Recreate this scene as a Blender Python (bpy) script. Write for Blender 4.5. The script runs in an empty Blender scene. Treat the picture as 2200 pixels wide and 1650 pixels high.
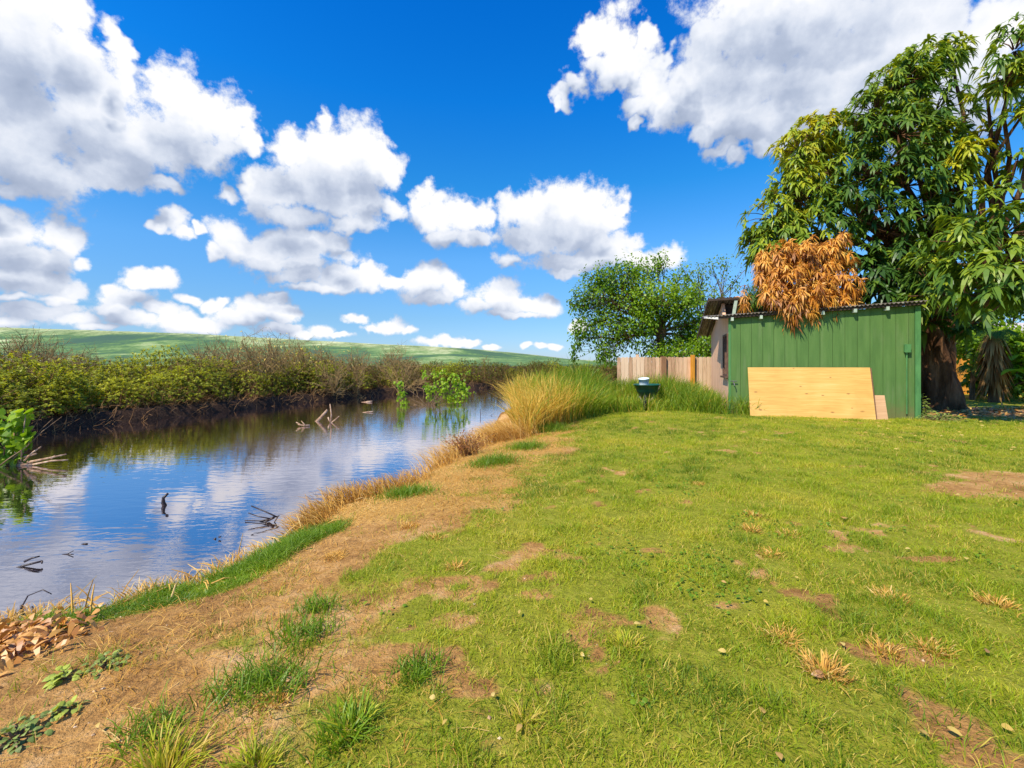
import bpy, math, random
import numpy as np
from mathutils import Vector, Matrix

S = bpy.context.scene
COL = S.collection
RNG = np.random.default_rng(11)
random.seed(11)

# ------------------------------------------------------------------ camera
F = 978.0 / 2200.0            # focal length / sensor width
EYE = 1.25
HZ = 785.0                    # height of the horizon in the 2200 x 1650 photograph
cam = bpy.data.cameras.new('camera')
cam.sensor_width = 36.0
cam.lens = 36.0 * F
cam.shift_y = -(825.0 - HZ) / 2200.0
cam.clip_start = 0.05
cam.clip_end = 20000.0
camo = bpy.data.objects.new('camera', cam)
COL.objects.link(camo)
camo.location = (0, 0, EYE)
camo.rotation_euler = (math.radians(90), 0, 0)
S.camera = camo
S.view_settings.view_transform = 'Standard'
S.view_settings.look = 'None'
S.view_settings.exposure = 0.40
S.view_settings.gamma = 1.0
S.cycles.max_bounces = 8
S.cycles.diffuse_bounces = 3
S.cycles.glossy_bounces = 3
S.cycles.transmission_bounces = 4
S.cycles.transparent_max_bounces = 8
S.cycles.sample_clamp_indirect = 6.0

def at(px, py, d):
    """point at depth d metres along the camera's forward axis"""
    return np.array([(px - 1100.0) * d / 978.0, d, EYE + (HZ - py) * d / 978.0])

def gnd(px, py, z=0.0):
    d = 978.0 * (EYE - z) / (py - HZ)
    return np.array([(px - 1100.0) * d / 978.0, d, z])

# ------------------------------------------------------------------ sun
SUN = Vector((-0.66, -0.64, 1.08)).normalized()
sl = bpy.data.lights.new('sun', 'SUN')
sl.energy = 5.0
sl.angle = math.radians(0.6)
sl.color = (1.0, 0.91, 0.74)
slo = bpy.data.objects.new('sun', sl)
slo.rotation_euler = (-SUN).to_track_quat('-Z', 'Y').to_euler()
COL.objects.link(slo)

# ------------------------------------------------------------------ sky
W = bpy.data.worlds.new('World')
S.world = W
W.use_nodes = True
W.cycles.sampling_method = 'MANUAL'
W.cycles.sample_map_resolution = 512
NT = W.node_tree
NT.nodes.clear()

class NB:
    """short hand for wiring shader nodes"""
    def __init__(self, tree): self.t = tree
    def n(self, kind, **kw):
        nd = self.t.nodes.new(kind)
        for k, v in kw.items(): setattr(nd, k, v)
        return nd
    def put(self, sock, v):
        if hasattr(v, 'is_output'): self.t.links.new(v, sock)
        elif v is not None: sock.default_value = v
    def math(self, op, a, b=None, c=None, clamp=False):
        nd = self.n('ShaderNodeMath', operation=op, use_clamp=clamp)
        for i, v in enumerate((a, b, c)):
            if v is not None: self.put(nd.inputs[i], v)
        return nd.outputs[0]
    def vmath(self, op, a, b=None, c=None):
        nd = self.n('ShaderNodeVectorMath', operation=op)
        for i, v in enumerate((a, b, c)):
            if v is not None: self.put(nd.inputs[i], v)
        return nd.outputs['Value'] if op in ('LENGTH', 'DOT_PRODUCT', 'DISTANCE') else nd.outputs[0]
    def noise(self, vec, scale, detail=3.0, rough=0.55, dist=0.0, dim='3D'):
        nd = self.n('ShaderNodeTexNoise', noise_dimensions=dim)
        self.put(nd.inputs['Vector'], vec)
        nd.inputs['Scale'].default_value = scale
        nd.inputs['Detail'].default_value = detail
        nd.inputs['Roughness'].default_value = rough
        nd.inputs['Distortion'].default_value = dist
        return nd
    def ramp(self, fac, stops, interp='LINEAR'):
        nd = self.n('ShaderNodeValToRGB')
        cr = nd.color_ramp
        cr.interpolation = interp
        while len(cr.elements) < len(stops): cr.elements.new(0.5)
        for e, (p, c) in zip(cr.elements, stops):
            e.position = p
            e.color = tuple(c) + (1.0,) if len(c) == 3 else c
        self.put(nd.inputs[0], fac)
        return nd.outputs[0]
    def mixc(self, fac, a, b, blend='MIX'):
        nd = self.n('ShaderNodeMix', data_type='RGBA', blend_type=blend)
        self.put(nd.inputs[0], fac)
        for s, v in ((nd.inputs[6], a), (nd.inputs[7], b)):
            self.put(s, tuple(v) + (1.0,) if isinstance(v, (tuple, list)) and len(v) == 3 else v)
        return nd.outputs[2]
    def maprange(self, v, a, b, c=0.0, d=1.0, smooth=True):
        nd = self.n('ShaderNodeMapRange', interpolation_type='SMOOTHSTEP' if smooth else 'LINEAR')
        for i, x in enumerate((v, a, b, c, d)): self.put(nd.inputs[i], x)
        return nd.outputs[0]

def chart(px, py):
    """direction of a spot of sky -> stereographic chart about the north direction (a chart of the sky, not of the picture)"""
    v = np.array([(px - 1100.0) / 978.0, 1.0, (HZ - py) / 978.0])
    v /= np.linalg.norm(v)
    return np.array([v[0], v[2]]) / (1.0 + v[1])

# cloud lobes: centre and half width / half height of each puff, as seen from the lawn
PUFFS = [
 # great bank in the north-west
 (40,60,165,170),(150,40,62,90),(252,95,34,46),(262,160,30,34),(190,230,150,120),(60,300,210,115),(385,200,66,66),(430,245,92,80),
 (500,265,52,52),(528,315,34,34),(330,290,120,92),(440,320,75,50),(250,370,120,44),(120,375,130,52),(355,395,44,24),(-80,200,160,200),(20,408,70,22),
 # left of the bank, low
 (50,500,100,58),(130,515,40,55),(60,555,120,32),(165,566,34,16),(-40,510,90,70),
 (70,612,108,32),(20,600,60,24),(150,625,34,26),(270,640,62,28),(240,625,32,20),(320,597,52,24),(300,610,44,14),(90,668,110,20),(170,684,60,15),(0,690,80,16),
 (370,478,44,24),(390,505,32,22),(330,490,26,14),(425,498,20,14),
 # middle
 (730,330,80,66),(790,335,60,60),(815,375,46,30),(640,320,62,46),(705,262,26,24),(600,415,68,58),(700,400,110,72),(760,440,80,42),(835,445,34,22),(640,465,100,30),(740,478,56,20),(495,420,30,22),(545,400,22,26),
 (505,520,60,42),(455,545,22,20),(580,535,70,38),(660,530,70,42),(720,525,42,42),(750,550,38,24),(620,568,110,18),
 (640,590,90,22),(720,596,90,30),(790,598,62,26),(690,618,90,12),(850,610,40,18),
 (560,662,62,30),(610,672,42,24),(455,655,26,18),(520,680,70,18),(385,690,46,26),(300,684,80,19),(440,696,60,20),(600,708,50,14),
 (688,714,28,18),(650,722,40,12),(835,700,52,18),(880,708,20,11),(800,704,30,10),(945,733,52,11),(990,736,20,8),(1130,742,15,7),(1192,747,17,8),(1240,700,24,14),
 (480,646,30,14),(590,640,36,18),(350,662,44,15),(130,645,50,14),(760,686,36,12),(1010,736,28,9),(1060,748,20,7),(1160,746,16,7),(725,724,30,8),(250,668,50,13),(40,640,60,12),(410,640,30,12),(215,700,60,10),
 # right of the middle
 (902,418,28,34),(925,455,42,40),(990,470,66,50),(1045,455,28,34),(960,505,48,24),(1010,510,60,20),
 (1215,440,74,58),(1130,455,52,46),(1270,460,74,58),(1200,500,110,56),(1320,475,34,26),(1338,448,18,18),(1120,520,44,34),(1310,530,76,38),(1230,560,130,26),(1090,558,28,16),(1210,585,46,14),(1380,560,50,26),
 (1445,552,40,30),(1420,565,50,24),(930,600,60,30),(905,618,48,26),(970,625,36,26),(930,645,56,14),(865,610,26,14),
 (1070,635,64,32),(1120,655,68,24),(1175,655,36,24),(1030,655,44,20),(1110,675,70,10),
 # great bank in the north-east
 (1320,70,62,62),(1270,75,40,46),(1385,70,24,44),(1345,120,70,60),(1300,150,58,50),(1235,185,40,32),(1205,200,30,26),(1190,215,16,14),(1390,180,60,56),(1420,130,34,30),(1365,225,40,30),(1430,220,60,52),(1360,262,16,14),
 (1540,80,56,62),(1520,140,74,62),(1480,190,74,62),(1640,60,86,100),(1760,60,150,120),(1950,70,160,120),(2120,80,100,80),(1620,190,160,90),(1800,170,200,110),(1560,230,100,64),(1640,255,120,64),(1780,250,140,64),(2000,190,200,120),(1520,280,30,34),(1700,300,80,40),
 (1548,330,40,24),(1575,345,26,16),(1632,315,26,26),(1780,-60,300,110),
 (2400,60,160,120),(2600,400,200,90),(2380,640,200,40),
 # extra unseen clouds overhead and behind, added for sky light and reflections
 (1000,-700,420,200),(-500,-300,360,200),(2500,-800,500,260),(-900,500,260,120),(3300,300,300,180),
]

GRADE = [(0.0, (0.40, 0.50, 0.80)), (0.03, (0.38, 0.51, 0.77)), (0.10, (0.35, 0.54, 0.74)), (0.22, (0.33, 0.67, 0.93)), (0.36, (0.10, 0.64, 1.03)), (0.5, (0.025, 0.60, 1.2)), (0.62, (0.010, 0.54, 1.22)), (1.0, (0.01, 0.52, 1.22))]
CLOUDC = [(0.0, (0.36, 0.43, 0.58)), (0.3, (0.47, 0.54, 0.69)), (0.56, (0.68, 0.74, 0.86)), (0.8, (0.88, 0.91, 0.98)), (1.0, (1.0, 1.0, 1.0))]

LOBES = []
for (cx, cy, rx, ry) in PUFFS:
    _c = chart(cx, cy)
    LOBES.append((_c[0], _c[1], np.linalg.norm(chart(cx + rx, cy) - chart(cx - rx, cy)) / 2,
                  np.linalg.norm(chart(cx, cy + ry) - chart(cx, cy - ry)) / 2))

nb = NB(NT)
tc = nb.n('ShaderNodeTexCoord')
sep = nb.n('ShaderNodeSeparateXYZ')
nb.put(sep.inputs[0], tc.outputs['Generated'])
den = nb.math('MAXIMUM', nb.math('ADD', sep.outputs[1], 1.0), 0.03)
comb = nb.n('ShaderNodeCombineXYZ')
PX = nb.math('DIVIDE', sep.outputs[0], den)
PZ = nb.math('DIVIDE', sep.outputs[2], den)
nb.put(comb.inputs[0], PX)
nb.put(comb.inputs[1], PZ)
P = comb.outputs[0]

# clear sky, graded to the deep blue of the photograph
SKYK = 0.076
sky = nb.n('ShaderNodeTexSky', sky_type='NISHITA')
sky.sun_disc = False
sky.sun_elevation = math.asin(SUN.z)
sky.sun_rotation = math.atan2(SUN.x, SUN.y)
sky.altitude = 0.0
sky.air_density = 1.0
sky.dust_density = 0.3
sky.ozone_density = 2.5
grade = nb.ramp(nb.math('MAXIMUM', sep.outputs[2], 0.0), GRADE)
graden = nb.mixc(1.0, grade, (2.0, 2.0, 2.0), 'MULTIPLY')
blue = nb.mixc(1.0, sky.outputs[0], graden, 'MULTIPLY')
bg_clear = nb.n('ShaderNodeBackground')
nb.put(bg_clear.inputs['Color'], blue)
bg_clear.inputs['Strength'].default_value = SKYK


def lobe_field(b, p, lobes):
    acc = None
    for (x, z, rx, rz) in lobes:
        l = b.vmath('LENGTH', b.vmath('MULTIPLY_ADD', p, (1 / rx, 1 / rz, 0.0), (-x / rx, -z / rz, 0.0)))
        acc = l if acc is None else b.math('SMOOTH_MIN', acc, l, 0.16)
    return b.math('SUBTRACT', 1.18, acc)

def clouds():
    g = bpy.data.node_groups.new('clouds', 'ShaderNodeTree')
    g.interface.new_socket('P', in_out='INPUT', socket_type='NodeSocketVector')
    g.interface.new_socket('Color', in_out='OUTPUT', socket_type='NodeSocketColor')
    g.interface.new_socket('Alpha', in_out='OUTPUT', socket_type='NodeSocketFloat')
    b = NB(g)
    gi, go = b.n('NodeGroupInput'), b.n('NodeGroupOutput')
    P = gi.outputs[0]
    # the drift of the edges shrinks towards the horizon, as the clouds are farther away there
    sp = b.n('ShaderNodeSeparateXYZ')
    b.put(sp.inputs[0], P)
    far = b.math('ADD', b.math('MAXIMUM', sp.outputs[1], 0.0), 0.13)
    Q = b.vmath('SCALE', P)
    Q.node.inputs['Scale'].default_value = 2.9
    w1 = b.noise(Q, 4.6, 1.0, 0.5, dim='2D')
    w2 = b.noise(Q, 19.0, 2.0, 0.6, dim='2D')
    a = b.vmath('SCALE', b.vmath('SUBTRACT', w1.outputs['Color'], (0.5, 0.5, 0.5)))
    b.put(a.node.inputs['Scale'], b.math('MULTIPLY', far, 0.075))
    c = b.vmath('SCALE', b.vmath('SUBTRACT', w2.outputs['Color'], (0.5, 0.5, 0.5)))
    b.put(c.node.inputs['Scale'], b.math('MULTIPLY', far, 0.055))
    q = b.vmath('ADD', P, b.vmath('ADD', a, c))
    def detail(vec):
        f = b.noise(vec, 10.0, 8.0, 0.68, dim='2D')
        v = b.n('ShaderNodeTexVoronoi', feature='SMOOTH_F1', voronoi_dimensions='2D')
        b.put(v.inputs['Vector'], b.vmath('ADD', vec, b.vmath('SCALE', w2.outputs['Color'])))
        v.inputs['Vector'].links[0].from_node.inputs[1].links[0].from_node.inputs['Scale'].default_value = 0.05
        v.inputs['Scale'].default_value = 12.5
        v.inputs['Smoothness'].default_value = 0.6
        d = b.math('MULTIPLY', b.math('SUBTRACT', f.outputs[0], 0.5), 1.75)
        return b.math('ADD', d, b.math('MULTIPLY', b.math('SUBTRACT', 0.42, v.outputs['Distance']), 0.42))
    up = b.vmath('SCALE', (0.04, 0.125, 0.0))
    b.put(up.node.inputs['Scale'], far)
    up2 = b.vmath('ADD', q, up)
    big = [l for l in LOBES if l[2] * l[3] > 0.00012]
    L0, L2 = lobe_field(b, q, LOBES), lobe_field(b, up2, big)
    d0, d1 = detail(Q), detail(b.vmath('ADD', Q, (-0.012, 0.034, 0.0)))
    D0 = b.math('ADD', L0, d0)
    alpha = b.maprange(D0, -0.04, 0.52)
    big = b.math('SUBTRACT', b.math('MINIMUM', L0, 0.9), b.math('MAXIMUM', L2, -0.4))
    fine = b.math('SUBTRACT', d0, d1)
    light = b.math('MULTIPLY_ADD', big, 0.60, 0.49)
    light = b.math('MULTIPLY_ADD', fine, 0.26, light)
    light = b.math('SUBTRACT', light, b.math('MULTIPLY', b.math('MAXIMUM', b.math('SUBTRACT', D0, 0.5), 0.0), 0.16))
    b.put(go.inputs[0], b.ramp(light, CLOUDC))
    b.put(go.inputs[1], alpha)
    return g

def place_tile(g):
    if g is None: return bg_clear.outputs[0]
    gn = nb.n('ShaderNodeGroup')
    gn.node_tree = g
    nb.put(gn.inputs[0], P)
    bgc = nb.n('ShaderNodeBackground')
    nb.put(bgc.inputs['Color'], gn.outputs[0])
    bgc.inputs['Strength'].default_value = 0.78
    mx = nb.n('ShaderNodeMixShader')
    nb.put(mx.inputs[0], gn.outputs[1])
    nb.put(mx.inputs[1], bg_clear.outputs[0])
    nb.put(mx.inputs[2], bgc.outputs[0])
    return mx.outputs[0]

def branch(coord, cut, lo, hi):
    mx = nb.n('ShaderNodeMixShader')
    nb.put(mx.inputs[0], nb.math('GREATER_THAN', coord, cut))
    nb.put(mx.inputs[1], lo)
    nb.put(mx.inputs[2], hi)
    return mx.outputs[0]

final = branch(PZ, 0.0, bg_clear.outputs[0], place_tile(clouds()))
wo = nb.n('ShaderNodeOutputWorld')
NT.links.new(final, wo.inputs[0])

# ------------------------------------------------------------------ helpers
def nrm(a):
    a = np.asarray(a, float)
    return a / np.maximum(np.linalg.norm(a, axis=-1, keepdims=True), 1e-9)

def hash2(ix, iy, seed):
    n = (ix.astype(np.int64) * 374761393 + iy.astype(np.int64) * 668265263 + seed * 974711) & 0x7fffffff
    n = ((n ^ (n >> 13)) * 1274126177) & 0x7fffffff
    return ((n ^ (n >> 16)) & 0xffff) / 65535.0

def vnoise(x, y, seed=0):
    ix, iy = np.floor(x), np.floor(y)
    fx, fy = x - ix, y - iy
    fx, fy = fx * fx * (3 - 2 * fx), fy * fy * (3 - 2 * fy)
    a, b = hash2(ix, iy, seed), hash2(ix + 1, iy, seed)
    c, d = hash2(ix, iy + 1, seed), hash2(ix + 1, iy + 1, seed)
    return (a * (1 - fx) + b * fx) * (1 - fy) + (c * (1 - fx) + d * fx) * fy

def fbm(x, y, scale, octaves=4, seed=0, gain=0.5):
    x, y = np.asarray(x, float) * scale, np.asarray(y, float) * scale
    t, a, s = 0.0, 1.0, 0.0
    for k in range(octaves):
        t = t + a * vnoise(x + 17.3 * k, y - 9.1 * k, seed + k)
        s += a
        a *= gain
        x, y = x * 2.03, y * 2.03
    return t / s

def sstep(a, b, x):
    t = np.clip((x - a) / (b - a), 0, 1)
    return t * t * (3 - 2 * t)

def side_dist(line, x, y):
    """signed distance to a polyline, positive on its right hand side"""
    x, y = np.asarray(x, float), np.asarray(y, float)
    best = np.full(x.shape, 1e18)
    sg = np.ones(x.shape)
    for (ax, ay), (bx, by) in zip(line[:-1], line[1:]):
        dx, dy = bx - ax, by - ay
        t = np.clip(((x - ax) * dx + (y - ay) * dy) / (dx * dx + dy * dy), 0, 1)
        qx, qy = x - (ax + t * dx), y - (ay + t * dy)
        d2 = qx * qx + qy * qy
        cr = dy * (x - ax) - dx * (y - ay)
        m = d2 < best - 1e-12
        best = np.where(m, d2, best)
        sg = np.where(m, np.sign(cr), sg)
    return np.sqrt(best) * sg

class MB:
    """collects vertices and faces, builds ONE mesh object"""
    def __init__(self):
        self.v, self.q, self.t, self.a, self.n = [], [], [], [], 0
    def add(self, V, quads=None, tris=None, tint=0.5):
        V = np.asarray(V, float).reshape(-1, 3)
        if quads is not None and len(quads): self.q.append(np.asarray(quads, np.int64).reshape(-1, 4) + self.n)
        if tris is not None and len(tris): self.t.append(np.asarray(tris, np.int64).reshape(-1, 3) + self.n)
        self.v.append(V)
        self.a.append(np.broadcast_to(np.asarray(tint, float), (len(V),)))
        self.n += len(V)
        return self
    def mesh(self, name, mat, smooth=False):
        V = np.concatenate(self.v)
        q = np.concatenate(self.q) if self.q else np.zeros((0, 4), np.int64)
        t = np.concatenate(self.t) if self.t else np.zeros((0, 3), np.int64)
        me = bpy.data.meshes.new(name)
        me.vertices.add(len(V))
        me.vertices.foreach_set('co', V.astype(np.float32).ravel())
        loops = np.concatenate([q.ravel(), t.ravel()])
        starts = np.concatenate([np.arange(len(q)) * 4, len(q) * 4 + np.arange(len(t)) * 3])
        me.loops.add(len(loops))
        me.loops.foreach_set('vertex_index', loops.astype(np.int32))
        me.polygons.add(len(starts))
        me.polygons.foreach_set('loop_start', starts.astype(np.int32))
        at_ = me.attributes.new('tint', 'FLOAT', 'POINT')
        at_.data.foreach_set('value', np.concatenate(self.a).astype(np.float32))
        me.polygons.foreach_set('use_smooth', np.full(len(starts), smooth))
        me.update(calc_edges=True)
        me.materials.append(mat)
        return me
    def build(self, name, mat, parent=None, smooth=False):
        o = bpy.data.objects.new(name, self.mesh(name, mat, smooth))
        COL.objects.link(o)
        if parent is not None: o.parent = parent
        return o
    # ---- shapes
    def box(self, x0, x1, y0, y1, z0, z1, tint=0.5, M=None):
        V = np.array([[x, y, z] for z in (z0, z1) for y in (y0, y1) for x in (x0, x1)], float)
        if M is not None: V = V @ np.asarray(M)[:3, :3].T + np.asarray(M)[:3, 3]
        return self.add(V, [[0, 2, 3, 1], [4, 5, 7, 6], [0, 1, 5, 4], [2, 6, 7, 3], [0, 4, 6, 2], [1, 3, 7, 5]], tint=tint)
    def prism(self, poly, axis_vec, tint=0.5):
        """polygon (n,3) extruded along a vector"""
        P = np.asarray(poly, float)
        n = len(P)
        V = np.concatenate([P, P + np.asarray(axis_vec, float)])
        quads = [[i, (i + 1) % n, n + (i + 1) % n, n + i] for i in range(n)]
        tris = [[0, i + 1, i] for i in range(1, n - 1)] + [[n, n + i, n + i + 1] for i in range(1, n - 1)]
        return self.add(V, quads, tris, tint)
    def tube(self, pts, rad, k=6, tint=0.5, cap=True, lump=0.0, rng=None):
        P = np.asarray(pts, float)
        R = np.broadcast_to(np.asarray(rad, float), (len(P),))
        T = nrm(np.gradient(P, axis=0))
        ref = np.array([0.0, 0, 1]) if abs(T[0, 2]) < 0.9 else np.array([1.0, 0, 0])
        U = np.zeros_like(P)
        u = nrm(np.cross(T[0], ref))
        for i in range(len(P)):
            u = nrm(u - T[i] * np.dot(u, T[i]))
            U[i] = u
        Wv = np.cross(T, U)
        a = np.arange(k) * 2 * math.pi / k
        rr = R[:, None] * np.ones((1, k))
        if lump and rng is not None: rr = rr * (1 + lump * (rng.random(rr.shape) - 0.5))
        V = P[:, None] + rr[..., None] * (np.cos(a)[None, :, None] * U[:, None] + np.sin(a)[None, :, None] * Wv[:, None])
        V = V.reshape(-1, 3)
        i, j = np.meshgrid(np.arange(len(P) - 1), np.arange(k), indexing='ij')
        a0 = i * k + j
        a1 = i * k + (j + 1) % k
        quads = np.stack([a0, a1, a1 + k, a0 + k], -1).reshape(-1, 4)
        tris = []
        if cap:
            m = (len(P) - 1) * k
            tris = [[0, x + 1, x] for x in range(1, k - 1)] + [[m, m + x, m + x + 1] for x in range(1, k - 1)]
        return self.add(V, quads, tris, tint)
    def leaves(self, P, D, N, L, Wd, droop=0.25, tint=0.5, prof=((0.0, 0.12), (0.35, 1.0), (0.72, 0.72), (1.0, 0.0)), fold=0.18):
        """many leaves at once: base points, directions, upper-side normals, lengths, widths"""
        P, D, N = np.asarray(P, float), nrm(D), np.asarray(N, float)
        n = len(P)
        L = np.broadcast_to(np.asarray(L, float), (n,))
        Wd = np.broadcast_to(np.asarray(Wd, float), (n,))
        droop = np.broadcast_to(np.asarray(droop, float), (n,))
        tint = np.broadcast_to(np.asarray(tint, float), (n,))
        Sd = nrm(np.cross(D, N))
        N = nrm(np.cross(Sd, D))
        rows = []
        for (t, w) in prof[:-1]:
            c = P + D * (L * t)[:, None]
            c = c - np.array([0, 0, 1.0]) * (droop * L * t * t)[:, None]
            off = Sd * (Wd * w * 0.5)[:, None]
            lift = N * (Wd * w * fold)[:, None]
            rows += [c - off + lift, c + off + lift]
        tip = P + D * L[:, None] - np.array([0, 0, 1.0]) * (droop * L)[:, None]
        rows.append(tip)
        m = len(rows)
        V = np.stack(rows, 1).reshape(-1, 3)
        b = np.arange(n)[:, None] * m
        quads = [b + np.array([[2 * k, 2 * k + 1, 2 * k + 3, 2 * k + 2]]) for k in range(len(prof) - 2)]
        k = 2 * (len(prof) - 2)
        self.add(V, np.concatenate(quads), b + np.array([[k, k + 1, m - 1]]), np.repeat(tint, m))
        return self

def blades(mb, P, H, Wd, rng, lean=0.5, curve=0.6, tint=0.5, heading=None, segs=2):
    """grass blades rooted at P"""
    n = len(P)
    az = rng.random(n) * 2 * math.pi if heading is None else heading
    out = np.stack([np.cos(az), np.sin(az), np.zeros(n)], -1)
    side = np.stack([-np.sin(az), np.cos(az), np.zeros(n)], -1)
    tw = rng.random(n) * 2 * math.pi
    side = side * np.cos(tw)[:, None] + out * np.sin(tw)[:, None]
    H = np.broadcast_to(H, (n,)); Wd = np.broadcast_to(Wd, (n,))
    le = lean * rng.random(n); cu = curve * rng.random(n)
    rows = []
    for k in range(segs):
        t = k / segs
        c = P + out * (H * (le * t + cu * t * t))[:, None] + np.array([0, 0, 1.0]) * (H * (t - 0.45 * cu * t * t))[:, None]
        w = Wd * (1.0 - 0.45 * t) * 0.5
        rows += [c - side * w[:, None], c + side * w[:, None]]
    rows.append(P + out * (H * (le + cu))[:, None] + np.array([0, 0, 1.0]) * (H * np.maximum(1 - 0.45 * cu - 0.2 * le, 0.12))[:, None])
    m = len(rows)
    V = np.stack(rows, 1).reshape(-1, 3)
    b = np.arange(n)[:, None] * m
    quads = [b + np.array([[2 * k, 2 * k + 1, 2 * k + 3, 2 * k + 2]]) for k in range(segs - 1)]
    k = 2 * (segs - 1)
    mb.add(V, np.concatenate(quads) if quads else None, b + np.array([[k, k + 1, m - 1]]), np.repeat(np.broadcast_to(tint, (n,)), m))

def tag(o, label=None, cat=None, group=None, kind=None):
    if label: o['label'] = label
    if cat: o['category'] = cat
    if group: o['group'] = group
    if kind: o['kind'] = kind
    return o

def thing(name, label, cat, loc=(0, 0, 0), rz=0.0, group=None):
    o = bpy.data.objects.new(name, None)
    o.empty_display_size = 0.2
    COL.objects.link(o)
    o.location = tuple(float(c) for c in loc)
    o.rotation_euler = (0, 0, rz)
    return tag(o, label, cat, group)

def copy_tree(o, parent=None):
    c = o.copy()
    COL.objects.link(c)
    if parent is not None: c.parent = parent
    for ch in list(o.children): copy_tree(ch, c)
    return c

# ------------------------------------------------------------------ materials
def new_mat(name):
    m = bpy.data.materials.new(name)
    m.use_nodes = True
    m.node_tree.nodes.clear()
    b = NB(m.node_tree)
    out = b.n('ShaderNodeOutputMaterial')
    return m, b, out

def attr(b, name):
    a = b.n('ShaderNodeAttribute')
    a.attribute_name = name
    return a.outputs['Fac']

def leaf_mat(name, stops, trans=0.35, gloss=0.12, rough=0.45, vary=0.12, tcol=(1.25, 1.15, 0.45)):
    m, b, out = new_mat(name)
    t = attr(b, 'tint')
    oi = b.n('ShaderNodeObjectInfo')
    t = b.math('ADD', t, b.math('MULTIPLY', b.math('SUBTRACT', oi.outputs['Random'], 0.5), vary))
    col = b.ramp(t, stops)
    d = b.n('ShaderNodeBsdfDiffuse'); b.put(d.inputs['Color'], col)
    tr = b.n('ShaderNodeBsdfTranslucent'); b.put(tr.inputs['Color'], b.mixc(1.0, col, tcol, 'MULTIPLY'))
    mx = b.n('ShaderNodeMixShader'); mx.inputs[0].default_value = trans
    b.put(mx.inputs[1], d.outputs[0]); b.put(mx.inputs[2], tr.outputs[0])
    if gloss:
        g = b.n('ShaderNodeBsdfGlossy'); g.inputs['Roughness'].default_value = rough
        g.inputs['Color'].default_value = (1, 1, 1, 1)
        lw = b.n('ShaderNodeLayerWeight'); lw.inputs['Blend'].default_value = 0.35
        m2 = b.n('ShaderNodeMixShader')
        b.put(m2.inputs[0], b.math('MULTIPLY_ADD', lw.outputs['Facing'], gloss * 1.4, gloss * 0.5))
        b.put(m2.inputs[1], mx.outputs[0]); b.put(m2.inputs[2], g.outputs[0])
        mx = m2
    b.put(out.inputs[0], mx.outputs[0])
    return m

def surf_mat(name, stops, scale=8.0, detail=5.0, rough=0.8, bump=0.3, bscale=None, stretch=(1, 1, 1), spec=0.3, tintamt=0.0, bdist=0.02):
    """noise-coloured surface with bump; tint attribute shifts the colour"""
    m, b, out = new_mat(name)
    tc = b.n('ShaderNodeTexCoord')
    v = b.vmath('MULTIPLY', tc.outputs['Object'], tuple(stretch))
    nz = b.noise(v, scale, detail, 0.6)
    f = b.maprange(nz.outputs[0], 0.28, 0.72, smooth=False)
    if tintamt: f = b.math('ADD', f, b.math('MULTIPLY', b.math('SUBTRACT', attr(b, 'tint'), 0.5), tintamt))
    col = b.ramp(f, stops)
    p = b.n('ShaderNodeBsdfPrincipled')
    b.put(p.inputs['Base Color'], col)
    p.inputs['Roughness'].default_value = rough
    p.inputs['Specular IOR Level'].default_value = spec
    if bump:
        bp = b.n('ShaderNodeBump'); bp.inputs['Strength'].default_value = bump; bp.inputs['Distance'].default_value = bdist
        n2 = b.noise(v, bscale or scale * 2.5, 6.0, 0.65)
        b.put(bp.inputs['Height'], n2.outputs[0])
        b.put(p.inputs['Normal'], bp.outputs[0])
    b.put(out.inputs[0], p.outputs[0])
    return m

# ------------------------------------------------------------------ ground, river, hills
WATER = -0.70
NEAR = [(-40, -24), (-20, -11), (-8, -2.2), (-5, 0.6), (-3.7, 2.0), (-2.97, 2.64), (-2.62, 2.85), (-2.19, 3.19), (-1.95, 4.02), (-1.98, 4.9), (-1.45, 5.6),
        (-1.12, 7.0), (-0.55, 9.3), (-0.35, 11.5), (-0.3, 15), (0.6, 20), (3, 26), (8, 31), (20, 36), (60, 40)]
FAR = [(-60, -24), (-24, 0), (-15, 8.2), (-13.2, 11.6), (-13.0, 15.9), (-11.4, 22.4), (-8.3, 30), (-3.8, 37.5), (0, 42), (8, 46), (25, 50), (60, 54)]
LAWN = [(-2.0, -2), (-1.2, 0.6), (-.92, 1.41), (-1.0, 2.09), (-.62, 2.95), (-.24, 3.88), (.35, 5.69), (1.0, 8.2), (1.2, 9.4), (1.0, 14), (1.4, 22), (6, 27), (20, 33), (60, 37)]

def sd_near(x, y): return side_dist(NEAR, x, y)
def sd_far(x, y): return -side_dist(FAR, x, y)

def height(x, y):
    x, y = np.asarray(x, float), np.asarray(y, float)
    sn = sd_near(x, y) + 0.16 * (fbm(x, y, 2.2, 3, 5) - 0.5)
    sf = sd_far(x, y) + 0.9 * (fbm(x, y, 0.6, 3, 8) - 0.5)
    zl = -0.30 * np.exp(-np.maximum(sn, 0) / 0.9)
    zl = zl + 0.03 * (fbm(x, y, 1.1, 3, 2) - 0.5) + 0.022 * (fbm(x, y, 7.0, 2, 3) - 0.5) * np.exp(-np.abs(y) / 14)
    zl = np.where(sn < 0, -0.30 - 0.95 * sstep(0, 0.55, -sn), zl)
    zf = -1.25 + 0.95 * sstep(-0.4, 0.5, sf) + 0.22 * sstep(0.3, 6.0, sf) + 0.10 * (fbm(x, y, 1.5, 3, 4) - 0.5) * sstep(-0.3, 0.3, sf)
    return np.maximum(zl, zf)

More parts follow.
